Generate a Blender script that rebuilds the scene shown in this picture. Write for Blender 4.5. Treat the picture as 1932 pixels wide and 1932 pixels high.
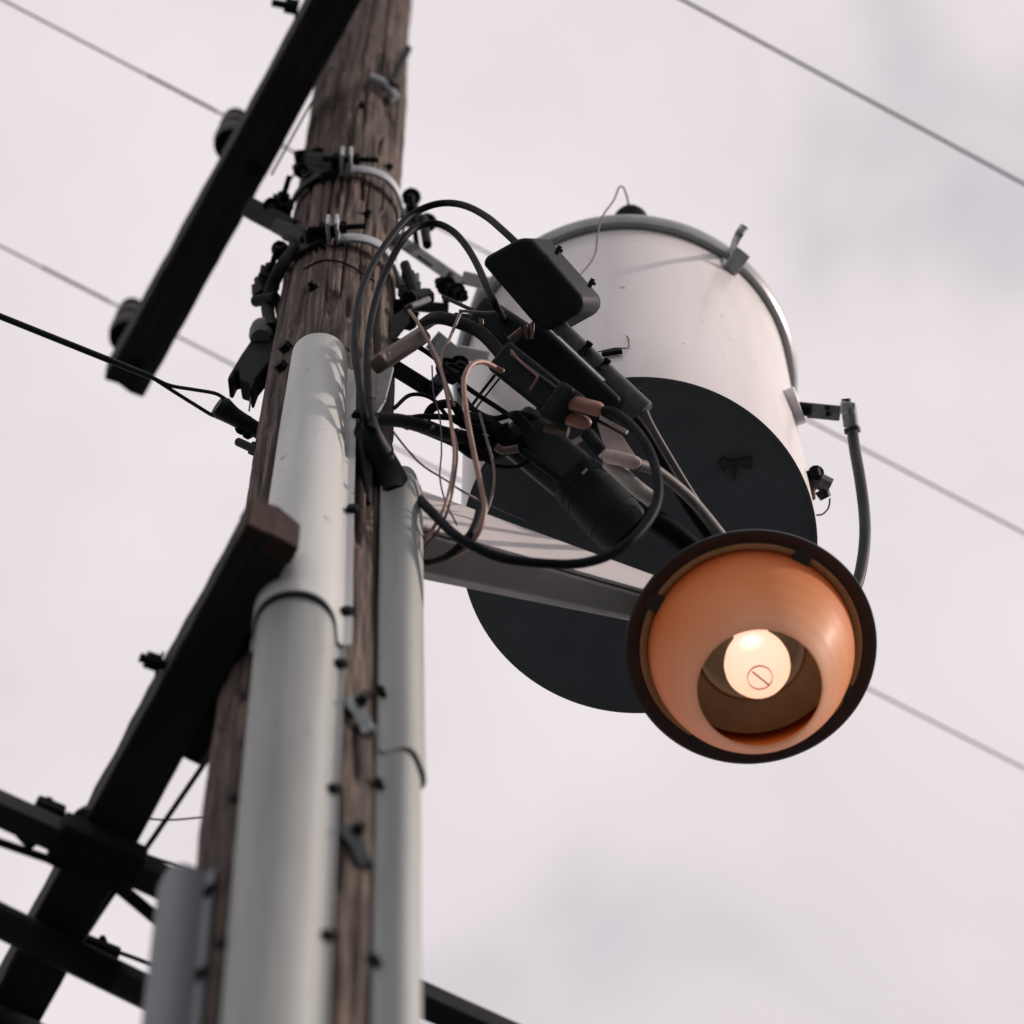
import bpy, math, random
import numpy as np
from mathutils import Vector, Matrix

R = math.radians
random.seed(7)
rng = np.random.default_rng(11)
sc = bpy.context.scene
for o in list(bpy.data.objects):
    bpy.data.objects.remove(o)

# ------------------------------------------------------------------ camera
W0 = 1932.0                      # picture measured on a 1932 px square
ELEV, ROLL, FPX = R(69.0), R(0.8), 9509.0
CAM = Vector((0.0, 0.0, 1.6))
FWD = Vector((0, math.cos(ELEV), math.sin(ELEV)))
_r, _u = Vector((1, 0, 0)), Vector((0, -math.sin(ELEV), math.cos(ELEV)))
RGT = _r * math.cos(ROLL) + _u * -math.sin(ROLL)
UPV = _r * math.sin(ROLL) + _u * math.cos(ROLL)
cam_data = bpy.data.cameras.new("camera")
cam = bpy.data.objects.new("camera", cam_data)
sc.collection.objects.link(cam)
cam.matrix_world = Matrix(((RGT.x, UPV.x, -FWD.x, CAM.x), (RGT.y, UPV.y, -FWD.y, CAM.y),
                           (RGT.z, UPV.z, -FWD.z, CAM.z), (0, 0, 0, 1)))
cam_data.sensor_width = 36.0
cam_data.lens = 36.0 * FPX / W0
cam_data.clip_end = 3000
cam_data.dof.use_dof = True
cam_data.dof.focus_distance = 8.42
cam_data.dof.aperture_fstop = 3.2
sc.camera = cam

# ------------------------------------------------------------------ sky and sun
SUN_DIR = Vector((1.0, -0.08, 0)).normalized()     # towards the sun, level
SUN_EL = R(31)
world = bpy.data.worlds.new("World")
sc.world = world
world.use_nodes = True
nt = world.node_tree
nt.nodes.clear()
N = nt.nodes.new
out = N("ShaderNodeOutputWorld"); bg = N("ShaderNodeBackground")
sky = N("ShaderNodeTexSky"); sky.sky_type = 'NISHITA'; sky.sun_disc = False
sky.sun_elevation = SUN_EL
sky.sun_rotation = math.atan2(SUN_DIR.x, SUN_DIR.y)
tc = N("ShaderNodeTexCoord"); mp = N("ShaderNodeMapping")
mp.inputs['Scale'].default_value = (9, 9, 9); mp.inputs['Location'].default_value = (4.9, 2.70, 0.51)
n1 = N("ShaderNodeTexNoise"); n1.inputs['Scale'].default_value = 1.0; n1.inputs['Detail'].default_value = 5
n1.inputs['Roughness'].default_value = 0.5; n1.inputs['Distortion'].default_value = 0.5
ramp = N("ShaderNodeValToRGB")
ramp.color_ramp.interpolation = 'EASE'
ramp.color_ramp.elements[0].position = 0.30; ramp.color_ramp.elements[0].color = (6.5, 6.15, 6.5, 1)
ramp.color_ramp.elements[1].position = 0.62; ramp.color_ramp.elements[1].color = (9.15, 8.4, 8.55, 1)
e = ramp.color_ramp.elements.new(0.48); e.color = (8.6, 7.85, 8.05, 1)
mix = N("ShaderNodeMix"); mix.data_type = 'RGBA'; mix.inputs[0].default_value = 0.93
L = nt.links.new
L(tc.outputs['Generated'], mp.inputs['Vector']); L(mp.outputs['Vector'], n1.inputs['Vector'])
L(n1.outputs['Fac'], ramp.inputs['Fac']); L(sky.outputs['Color'], mix.inputs[6])
L(ramp.outputs['Color'], mix.inputs[7]); L(mix.outputs[2], bg.inputs['Color'])
bg.inputs['Strength'].default_value = 0.1
L(bg.outputs['Background'], out.inputs['Surface'])

sun_data = bpy.data.lights.new("sun", 'SUN')
sun_data.energy = 3.3; sun_data.angle = R(1.2); sun_data.color = (1.0, 0.84, 0.76)
sun = bpy.data.objects.new("sun", sun_data)
sc.collection.objects.link(sun)
sd = SUN_DIR * math.cos(SUN_EL) + Vector((0, 0, math.sin(SUN_EL)))
sun.rotation_euler = sd.to_track_quat('Z', 'Y').to_euler()
sun.location = (6, 0, 16)

sc.view_settings.view_transform = 'Standard'
sc.view_settings.look = 'None'
sc.view_settings.exposure = 0.0
sc.view_settings.gamma = 1.0
sc.view_settings.use_curve_mapping = False
sc.cycles.max_bounces = 6

# ------------------------------------------------------------------ measuring helpers
def ray(x, y):
    return FWD + RGT * ((x - W0 / 2) / FPX) + UPV * ((W0 / 2 - y) / FPX)
def D(x, y, d):                 # at a depth
    return CAM + ray(x, y) * d
def PY(x, y, Y):                # on an upright plane at Y metres from the photographer
    r = ray(x, y); return CAM + r * (Y / r.y)
def PZ(x, y, z):                # at a height above the lens
    r = ray(x, y); return CAM + r * (z / r.z)
def px(n, d=8.3):               # size of n picture px at depth d
    return n * d / FPX

# ------------------------------------------------------------------ materials
def new_mat(name):
    m = bpy.data.materials.new(name); m.use_nodes = True
    t = m.node_tree
    return m, t, t.nodes["Principled BSDF"]

def pmat(name, c1, c2=None, scale=12.0, rough=0.6, metal=0.0, bump=0.0, stretch=(1, 1, 1), coat=0.0,
         spec=0.5, lo=0.35, hi=0.7, rvar=0.0, bscale=None, specks=0):
    m, t, b = new_mat(name)
    n = t.nodes.new; l = t.links.new
    b.inputs['Roughness'].default_value = rough
    b.inputs['Metallic'].default_value = metal
    b.inputs['Coat Weight'].default_value = coat
    b.inputs['Specular IOR Level'].default_value = spec
    if c2 is None:
        c2 = tuple(x * 0.75 for x in c1)
    tcn = n("ShaderNodeTexCoord"); mpn = n("ShaderNodeMapping"); mpn.inputs['Scale'].default_value = stretch
    l(tcn.outputs['Object'], mpn.inputs['Vector'])
    no = n("ShaderNodeTexNoise"); no.inputs['Scale'].default_value = scale; no.inputs['Detail'].default_value = 6
    no.inputs['Roughness'].default_value = 0.6
    l(mpn.outputs['Vector'], no.inputs['Vector'])
    rp = n("ShaderNodeValToRGB")
    rp.color_ramp.elements[0].position = lo; rp.color_ramp.elements[0].color = (*c2, 1)
    rp.color_ramp.elements[1].position = hi; rp.color_ramp.elements[1].color = (*c1, 1)
    l(no.outputs['Fac'], rp.inputs['Fac']); l(rp.outputs['Color'], b.inputs['Base Color'])
    if specks:
        sn = n("ShaderNodeTexNoise"); sn.inputs['Scale'].default_value = specks; sn.inputs['Detail'].default_value = 2
        l(tcn.outputs['Object'], sn.inputs['Vector'])
        sr = n("ShaderNodeValToRGB")
        sr.color_ramp.elements[0].position = 0.70; sr.color_ramp.elements[0].color = (1, 1, 1, 1)
        sr.color_ramp.elements[1].position = 0.76; sr.color_ramp.elements[1].color = (0.45, 0.42, 0.4, 1)
        l(sn.outputs['Fac'], sr.inputs['Fac'])
        mm = n("ShaderNodeMix"); mm.data_type = 'RGBA'; mm.blend_type = 'MULTIPLY'; mm.inputs[0].default_value = 1.0
        l(rp.outputs['Color'], mm.inputs[6]); l(sr.outputs['Color'], mm.inputs[7]); l(mm.outputs[2], b.inputs['Base Color'])
    if rvar:
        mr = n("ShaderNodeMapRange"); mr.inputs['To Min'].default_value = rough + rvar
        mr.inputs['To Max'].default_value = max(0.05, rough - rvar)
        l(no.outputs['Fac'], mr.inputs['Value']); l(mr.outputs['Result'], b.inputs['Roughness'])
    if bump:
        nb = no
        if bscale:
            nb = n("ShaderNodeTexNoise"); nb.inputs['Scale'].default_value = bscale; nb.inputs['Detail'].default_value = 5
            l(mpn.outputs['Vector'], nb.inputs['Vector'])
        bp = n("ShaderNodeBump"); bp.inputs['Strength'].default_value = bump; bp.inputs['Distance'].default_value = 0.004
        l(nb.outputs['Fac'], bp.inputs['Height']); l(bp.outputs['Normal'], b.inputs['Normal'])
    return m

def wood_mat(name, dark, mid, light, fine, axis='Z', rough=0.85):
    """weathered grain stretched along one axis"""
    m, t, b = new_mat(name)
    n = t.nodes.new; l = t.links.new
    b.inputs['Roughness'].default_value = rough; b.inputs['Specular IOR Level'].default_value = 0.25
    tcn = n("ShaderNodeTexCoord"); mpn = n("ShaderNodeMapping")
    mpn.inputs['Scale'].default_value = {'Z': (1, 1, 0.035), 'X': (0.035, 1, 1)}[axis]
    l(tcn.outputs['Object'], mpn.inputs['Vector'])
    a = n("ShaderNodeTexNoise"); a.inputs['Scale'].default_value = fine; a.inputs['Detail'].default_value = 8
    a.inputs['Roughness'].default_value = 0.68
    c = n("ShaderNodeTexNoise"); c.inputs['Scale'].default_value = 3.5; c.inputs['Detail'].default_value = 3
    l(mpn.outputs['Vector'], a.inputs['Vector']); l(tcn.outputs['Object'], c.inputs['Vector'])
    rp = n("ShaderNodeValToRGB")
    rp.color_ramp.elements[0].position = 0.33; rp.color_ramp.elements[0].color = (*dark, 1)
    rp.color_ramp.elements[1].position = 0.68; rp.color_ramp.elements[1].color = (*light, 1)
    ee = rp.color_ramp.elements.new(0.5); ee.color = (*mid, 1)
    l(a.outputs['Fac'], rp.inputs['Fac'])
    mx = n("ShaderNodeMix"); mx.data_type = 'RGBA'; mx.blend_type = 'MULTIPLY'; mx.inputs[0].default_value = 0.5
    rp2 = n("ShaderNodeValToRGB")
    rp2.color_ramp.elements[0].position = 0.35; rp2.color_ramp.elements[0].color = (0.45, 0.45, 0.48, 1)
    rp2.color_ramp.elements[1].position = 0.65; rp2.color_ramp.elements[1].color = (1, 0.96, 0.92, 1)
    l(c.outputs['Fac'], rp2.inputs['Fac'])
    l(rp.outputs['Color'], mx.inputs[6]); l(rp2.outputs['Color'], mx.inputs[7])
    l(mx.outputs[2], b.inputs['Base Color'])
    bp = n("ShaderNodeBump"); bp.inputs['Strength'].default_value = 0.8; bp.inputs['Distance'].default_value = 0.004
    l(a.outputs['Fac'], bp.inputs['Height']); l(bp.outputs['Normal'], b.inputs['Normal'])
    return m

M = {}
M['ground'] = pmat('dark_asphalt', (0.066, 0.076, 0.084), (0.05, 0.058, 0.065), 3, 0.9)
M['pole'] = wood_mat('weathered_pole_wood', (0.026, 0.021, 0.0185), (0.086, 0.068, 0.057), (0.265, 0.192, 0.152), 110)
M['arm_wood'] = wood_mat('creosoted_arm_wood', (0.014, 0.0145, 0.0155), (0.023, 0.022, 0.022), (0.038, 0.032, 0.03), 60, 'X')
M['arm_wood'].name = 'creosoted_arm_wood'
M['cut_wood'] = wood_mat('cut_end_wood', (0.022, 0.013, 0.011), (0.04, 0.022, 0.017), (0.065, 0.034, 0.026), 50)
M['galv'] = pmat('galvanised_steel', (0.46, 0.49, 0.51), (0.3, 0.33, 0.35), 60, 0.5, 0.55, 0.05, rvar=0.1)
M['galv_dull'] = pmat('dull_galvanised_steel', (0.2, 0.22, 0.225), (0.11, 0.125, 0.13), 45, 0.6, 0.4, 0.1)
M['dark_steel'] = pmat('dark_weathered_steel', (0.012, 0.014, 0.016), (0.007, 0.008, 0.0095), 50, 0.7, 0.0, 0.15, spec=0.1)
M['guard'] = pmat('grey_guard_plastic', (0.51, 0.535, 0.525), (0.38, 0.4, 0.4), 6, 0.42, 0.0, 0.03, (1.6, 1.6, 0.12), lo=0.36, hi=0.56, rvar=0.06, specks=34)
M['guard_darker'] = pmat('darker_guard_plastic', (0.285, 0.31, 0.302), (0.205, 0.222, 0.22), 6, 0.5, 0.0, 0.03, (1.6, 1.6, 0.12), lo=0.36, hi=0.56, rvar=0.06, specks=30)  # darker grey than the upper front guard
M['guard_shaded'] = pmat('shaded_guard_plastic', (0.15, 0.17, 0.19), (0.1, 0.118, 0.135), 6, 0.5, 0.0, 0.03, (1, 1, 0.25))  # darker, bluer guard colour with the sunless left side's shade painted in
M['paint'] = pmat('pale_tank_paint', (0.71, 0.68, 0.67), (0.6, 0.57, 0.56), 9, 0.36, 0.0, 0.02, (1, 1, 0.12), coat=0.1, lo=0.3, hi=0.58, specks=42)
M['underside_shade'] = pmat('shaded_tank_underside', (0.15, 0.168, 0.182), (0.105, 0.12, 0.132), 4, 0.6, spec=0.3)  # tank paint darkened here, the underside's shade put into the colour
M['lid'] = pmat('grey_lid_paint', (0.36, 0.38, 0.385), (0.27, 0.29, 0.3), 20, 0.4, 0.2)
M['rust'] = pmat('rust_smear', (0.62, 0.45, 0.4), (0.66, 0.56, 0.54), 90, 0.7)
M['stain'] = pmat('black_stencil_paint', (0.03, 0.03, 0.033), (0.05, 0.05, 0.055), 90, 0.7)
M['rubber'] = pmat('black_cable_jacket', (0.0115, 0.0135, 0.017), (0.008, 0.0095, 0.012), 40, 0.55, 0, 0.04, spec=0.06)
M['black'] = pmat('black_moulded_plastic', (0.02, 0.026, 0.03), (0.013, 0.017, 0.02), 30, 0.55, 0, 0.05, spec=0.1)
M['block'] = pmat('charcoal_plastic', (0.055, 0.062, 0.068), (0.04, 0.045, 0.05), 25, 0.5)
M['grey_sleeve'] = pmat('grey_black_sleeve', (0.12, 0.12, 0.12), (0.06, 0.06, 0.062), 60, 0.5, 0, 0.1)
M['pale_tape'] = pmat('pale_grey_tape', (0.42, 0.38, 0.37), (0.26, 0.235, 0.23), 40, 0.6, 0, 0.3)
M['pale_cable'] = pmat('weathered_grey_cable', (0.13, 0.12, 0.116), (0.085, 0.08, 0.078), 50, 0.55, spec=0.25)
M['copper'] = pmat('copper_sleeve', (0.42, 0.22, 0.165), (0.26, 0.13, 0.1), 35, 0.5, 0.15, 0.08)
M['copper_wire'] = pmat('bare_copper_wire', (0.34, 0.2, 0.155), (0.2, 0.115, 0.09), 25, 0.5, 0.1)
M['tan_wire'] = pmat('tan_wire', (0.26, 0.21, 0.18), (0.17, 0.135, 0.115), 40, 0.55)
M['violet_wire'] = pmat('dark_violet_wire', (0.09, 0.05, 0.09), (0.05, 0.03, 0.05), 40, 0.5)
M['pink_plastic'] = pmat('pale_pink_plastic', (0.56, 0.46, 0.435), (0.42, 0.335, 0.31), 35, 0.5)
M['pale_wire'] = pmat('pale_weathered_wire', (0.3, 0.265, 0.26), (0.24, 0.21, 0.205), 2, 0.6, spec=0.2)
M['alu'] = pmat('aged_aluminium_wire', (0.14, 0.13, 0.13), (0.1, 0.092, 0.092), 2, 0.6, 0.0, spec=0.2)
M['porcelain'] = pmat('dark_glazed_porcelain', (0.012, 0.011, 0.012), (0.008, 0.008, 0.009), 20, 0.5, 0, spec=0.12)
M['grey_porcelain'] = pmat('grey_glazed_porcelain', (0.2, 0.21, 0.215), (0.14, 0.15, 0.155), 20, 0.3)
M['brown_tube'] = pmat('brown_steel_tube', (0.17, 0.12, 0.105), (0.1, 0.075, 0.068), 50, 0.5, 0.2)
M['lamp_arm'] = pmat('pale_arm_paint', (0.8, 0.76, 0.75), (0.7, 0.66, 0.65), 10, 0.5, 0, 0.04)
M['grey_cable'] = pmat('dark_grey_cable', (0.026, 0.031, 0.034), (0.018, 0.022, 0.024), 40, 0.55, spec=0.2)
M['arm_body'] = pmat('shaded_arm_grey', (0.46, 0.435, 0.425), (0.34, 0.32, 0.31), 14, 0.6, 0, 0.1)  # arm colour darkened to carry the shade of its belly
M['shade'] = pmat('dark_bronze_shade', (0.05, 0.036, 0.033), (0.034, 0.026, 0.025), 25, 0.5, 0.0)
M['shade_in'] = pmat('olive_shade_lining', (0.78, 0.62, 0.32), (0.62, 0.48, 0.24), 25, 0.5, 0.0)
M['lamp_inner'] = pmat('brown_socket_plate', (0.15, 0.165, 0.135), (0.11, 0.125, 0.1), 14, 0.7)
M['line'] = pmat('black_telecom_jacket', (0.018, 0.022, 0.026), (0.012, 0.015, 0.018), 20, 0.5, spec=0.2)

def amber_mat():
    m, t, b = new_mat('amber_refractor')
    n = t.nodes.new; l = t.links.new
    tcn = n("ShaderNodeTexCoord")
    no = n("ShaderNodeTexNoise"); no.inputs['Scale'].default_value = 14; no.inputs['Detail'].default_value = 6
    l(tcn.outputs['Object'], no.inputs['Vector'])
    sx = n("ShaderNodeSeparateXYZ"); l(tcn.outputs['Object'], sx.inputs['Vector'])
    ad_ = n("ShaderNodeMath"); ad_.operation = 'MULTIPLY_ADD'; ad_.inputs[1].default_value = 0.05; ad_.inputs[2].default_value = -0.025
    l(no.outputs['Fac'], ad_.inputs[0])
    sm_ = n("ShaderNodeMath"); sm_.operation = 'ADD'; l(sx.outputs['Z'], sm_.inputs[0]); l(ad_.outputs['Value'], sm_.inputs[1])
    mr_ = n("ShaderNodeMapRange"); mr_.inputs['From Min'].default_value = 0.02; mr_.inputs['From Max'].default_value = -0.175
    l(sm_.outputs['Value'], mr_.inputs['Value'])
    rp = n("ShaderNodeValToRGB")          # bowl's shading put into its colour: deep amber above, paler glow at the lip
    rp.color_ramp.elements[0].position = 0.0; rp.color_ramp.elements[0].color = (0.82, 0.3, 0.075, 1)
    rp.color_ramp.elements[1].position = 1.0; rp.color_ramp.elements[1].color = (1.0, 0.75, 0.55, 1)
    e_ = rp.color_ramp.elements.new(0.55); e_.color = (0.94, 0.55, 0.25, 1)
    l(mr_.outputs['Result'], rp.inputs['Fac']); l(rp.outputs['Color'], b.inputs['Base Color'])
    b.inputs['Roughness'].default_value = 0.55
    b.inputs['Coat Weight'].default_value = 0.12; b.inputs['Coat Roughness'].default_value = 0.3
    tr = n("ShaderNodeBsdfTranslucent"); l(rp.outputs['Color'], tr.inputs['Color'])
    ms = n("ShaderNodeMixShader"); ms.inputs['Fac'].default_value = 0.6
    l(b.outputs['BSDF'], ms.inputs[1]); l(tr.outputs['BSDF'], ms.inputs[2])
    l(ms.outputs['Shader'], t.nodes['Material Output'].inputs['Surface'])
    return m
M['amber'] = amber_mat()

def bulb_mat():
    m, t, b = new_mat('frosted_lit_bulb')
    n = t.nodes.new; l = t.links.new
    b.inputs['Base Color'].default_value = (0.6, 0.5, 0.42, 1)
    b.inputs['Roughness'].default_value = 0.22
    tcn = n("ShaderNodeTexCoord")
    vd = n("ShaderNodeVectorMath"); vd.operation = 'DISTANCE'; vd.inputs[1].default_value = (-0.004, -0.045, -0.09)
    l(tcn.outputs['Object'], vd.inputs[0])          # glow gathers round the arc tube inside the frosted glass
    rp = n("ShaderNodeValToRGB")
    rp.color_ramp.elements[0].position = 0.0; rp.color_ramp.elements[0].color = (1.0, 0.86, 0.76, 1)
    rp.color_ramp.elements[1].position = 0.075; rp.color_ramp.elements[1].color = (0.72, 0.385, 0.27, 1)
    e_ = rp.color_ramp.elements.new(0.022); e_.color = (0.78, 0.46, 0.35, 1)
    l(vd.outputs['Value'], rp.inputs['Fac']); l(rp.outputs['Color'], b.inputs['Emission Color'])
    b.inputs['Emission Strength'].default_value = 1.75
    return m
M['bulb'] = bulb_mat()

# ------------------------------------------------------------------ mesh helpers
def frame_for(d, ref=None):
    d = d.normalized()
    if ref is None or abs(d.dot(ref.normalized())) > 0.98:
        ref = Vector((0, 0, 1)) if abs(d.z) < 0.9 else Vector((1, 0, 0))
    s = d.cross(ref).normalized(); h = s.cross(d).normalized()
    return d, s, h

def smooth_path(pts, k=8):
    if len(pts) < 3:
        return [Vector(p) for p in pts]
    P = [Vector(p) for p in pts]; P = [P[0] * 2 - P[1]] + P + [P[-1] * 2 - P[-2]]
    o = []
    for i in range(1, len(P) - 2):
        a, b, c, d = P[i - 1], P[i], P[i + 1], P[i + 2]
        for j in range(k):
            t = j / k
            o.append(0.5 * ((2 * b) + (c - a) * t + (2 * a - 5 * b + 4 * c - d) * t * t + (3 * b - a - 3 * c + d) * t ** 3))
    o.append(P[-2]); return o

class MB:
    def __init__(s): s.v = []; s.f = []
    def add(s, v, f):
        k = len(s.v); s.v += [Vector(p) for p in v]; s.f += [tuple(i + k for i in q) for q in f]; return s
    def tube(s, pts, r, n=12, k=8, cap=True, smooth=True):
        p = smooth_path(pts, k) if smooth else [Vector(q) for q in pts]
        m = len(p)
        if not hasattr(r, '__len__'): rr = [r] * m
        else: rr = list(np.interp(np.linspace(0, 1, m), np.linspace(0, 1, len(r)), r))
        t0 = (p[1] - p[0]).normalized(); _, sd_, _h = frame_for(t0)
        v = []; f = []
        for i in range(m):
            t = (p[min(i + 1, m - 1)] - p[max(i - 1, 0)]).normalized()
            sd_ = (sd_ - t * sd_.dot(t)).normalized(); h = t.cross(sd_)
            for j in range(n):
                a = 2 * math.pi * j / n
                v.append(p[i] + (sd_ * math.cos(a) + h * math.sin(a)) * rr[i])
        for i in range(m - 1):
            for j in range(n):
                f.append((i * n + j, i * n + (j + 1) % n, (i + 1) * n + (j + 1) % n, (i + 1) * n + j))
        if cap:
            f.append(tuple(range(n - 1, -1, -1))); f.append(tuple((m - 1) * n + j for j in range(n)))
        return s.add(v, f)
    def cyl(s, p, q, r, n=20, r2=None):
        return s.tube([p, q], [r, r if r2 is None else r2], n, smooth=False)
    def box(s, p, q, w, h, ref=None, w2=None, h2=None):
        p, q = Vector(p), Vector(q); d, sd_, hh = frame_for(q - p, ref)
        w2 = w if w2 is None else w2; h2 = h if h2 is None else h2
        v = [p + sd_ * (a * w / 2) + hh * (b * h / 2) for a, b in ((-1, -1), (1, -1), (1, 1), (-1, 1))]
        v += [q + sd_ * (a * w2 / 2) + hh * (b * h2 / 2) for a, b in ((-1, -1), (1, -1), (1, 1), (-1, 1))]
        return s.add(v, [(3, 2, 1, 0), (4, 5, 6, 7), (0, 1, 5, 4), (1, 2, 6, 5), (2, 3, 7, 6), (3, 0, 4, 7)])
    def lathe(s, prof, o, axis=Vector((0, 0, 1)), n=64, ref=None, closed=False):
        a, x, y = frame_for(axis, ref); m = len(prof); v = []; f = []
        for r, h in prof:
            for j in range(n):
                t = 2 * math.pi * j / n
                v.append(o + a * h + (x * math.cos(t) + y * math.sin(t)) * r)
        for i in range(m if closed else m - 1):
            i2 = (i + 1) % m
            for j in range(n):
                f.append((i * n + j, i * n + (j + 1) % n, i2 * n + (j + 1) % n, i2 * n + j))
        if not closed:
            if prof[0][0] > 1e-5 and prof[0][0] < 0: pass
        return s.add(v, f)
    def disc(s, o, axis, r, n=64, ref=None):
        a, x, y = frame_for(axis, ref)
        v = [o + (x * math.cos(2 * math.pi * j / n) + y * math.sin(2 * math.pi * j / n)) * r for j in range(n)]
        return s.add(v, [tuple(range(n))])
    def prism(s, poly, nrm, th):
        nrm = nrm.normalized(); k = len(poly)
        v = [Vector(p) - nrm * th / 2 for p in poly] + [Vector(p) + nrm * th / 2 for p in poly]
        f = [tuple(range(k - 1, -1, -1)), tuple(range(k, 2 * k))] + [(i, (i + 1) % k, (i + 1) % k + k, i + k) for i in range(k)]
        return s.add(v, f)
    def build(s, name, mat, parent=None, bevel=0.0, seg=2, angle=38, loc=None, solid=0.0):
        me = bpy.data.meshes.new(name)
        org = Vector(loc) if loc is not None else (parent_loc(parent) if parent else Vector((0, 0, 0)))
        me.from_pydata([tuple(p - org) for p in s.v], [], s.f)
        me.validate(); me.update()
        import bmesh
        bm = bmesh.new(); bm.from_mesh(me); bmesh.ops.recalc_face_normals(bm, faces=bm.faces); bm.to_mesh(me); bm.free()
        for p in me.polygons: p.use_smooth = True
        me.set_sharp_from_angle(angle=R(angle))
        me.materials.append(M[mat] if isinstance(mat, str) else mat)
        o = bpy.data.objects.new(name, me); sc.collection.objects.link(o)
        if parent: o.parent = parent
        elif loc is not None: o.location = org
        if solid:
            md = o.modifiers.new('solid', 'SOLIDIFY'); md.thickness = solid; md.offset = -1
        if bevel:
            md = o.modifiers.new('bevel', 'BEVEL'); md.width = bevel; md.segments = seg; md.limit_method = 'ANGLE'
            md.angle_limit = R(35); md.harden_normals = False
        return o

def parent_loc(o):
    l = Vector((0, 0, 0))
    while o is not None:
        l += o.location; o = o.parent
    return l

def tag(o, label, cat, group=None, kind=None):
    o['label'] = label; o['category'] = cat
    if group: o['group'] = group
    if kind: o['kind'] = kind
    return o
def thing(name, label, cat, loc, group=None):
    o = bpy.data.objects.new(name, None); sc.collection.objects.link(o)
    o.empty_display_size = 0.05; o.location = loc
    return tag(o, label, cat, group)

def bolt_mb(p, d, r=0.008, length=0.03, shank=0.0):
    """square nut on a stud; d points out of the surface"""
    d = Vector(d).normalized(); m = MB()
    m.tube([p, p + d * r * 1.5], r, 6, smooth=False)
    m.cyl(p - d * shank, p + d * length, r * 0.52, 10)
    m.cyl(p - d * 0.002, p + d * 0.001, r * 1.35, 16)
    return m

# ------------------------------------------------------------------ ground
g = MB().add([(-900, -900, 0), (900, -900, 0), (900, 900, 0), (-900, 900, 0)], [(0, 1, 2, 3)]).build('ground', 'ground')
g['kind'] = 'structure'

# ------------------------------------------------------------------ the pole
YP = 2.90
_a, _b = PY(630, 640, YP), PY(550, 1630, YP)
_ax = [PY(x, y, YP) for x, y in ((560, 1960), (556, 1630), (593, 1120), (630, 640), (666, 300), (693, 60))]
_ax = sorted(((p.z, p.x) for p in _ax))
_fit = np.polyfit([q[0] for q in _ax[1:]], [q[1] for q in _ax[1:]], 2)
def pole_x(z): return np.polyval(_fit, np.maximum(z, 6.5)) + (np.minimum(z, 6.5) - 6.5) * 0.0
def pole_c(z): return Vector((float(pole_x(z)), YP, z))
ZR = [(0.0, 0.15), (_b.z, 0.131), (_a.z, 0.106), (PY(690, 100, YP).z, 0.090), (13.5, 0.082)]
def pole_r(z): return float(np.interp(z, [q[0] for q in ZR], [q[1] for q in ZR]))
def on_pole(th, z, off=0.0):
    """point on the pole; th = degrees from the camera side towards the right"""
    c = pole_c(z); rr = pole_r(z) + off
    return c + Vector((math.sin(R(th)) * rr, -math.cos(R(th)) * rr, 0))
def out_dir(th): return Vector((math.sin(R(th)), -math.cos(R(th)), 0))

def vnoise(u, v, nu, nv, seed):
    """periodic-in-u value noise"""
    r_ = np.random.default_rng(seed); gtab = r_.random((nu, nv + 2))
    x = u * nu; y = np.clip(v, 0, 1) * nv
    i = np.floor(x).astype(int); j = np.floor(y).astype(int); fx = x - i; fy = y - j
    fx = fx * fx * (3 - 2 * fx); fy = fy * fy * (3 - 2 * fy)
    a = gtab[i % nu, j]; b = gtab[(i + 1) % nu, j]; c = gtab[i % nu, j + 1]; d = gtab[(i + 1) % nu, j + 1]
    return (a * (1 - fx) + b * fx) * (1 - fy) + (c * (1 - fx) + d * fx) * fy

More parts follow.
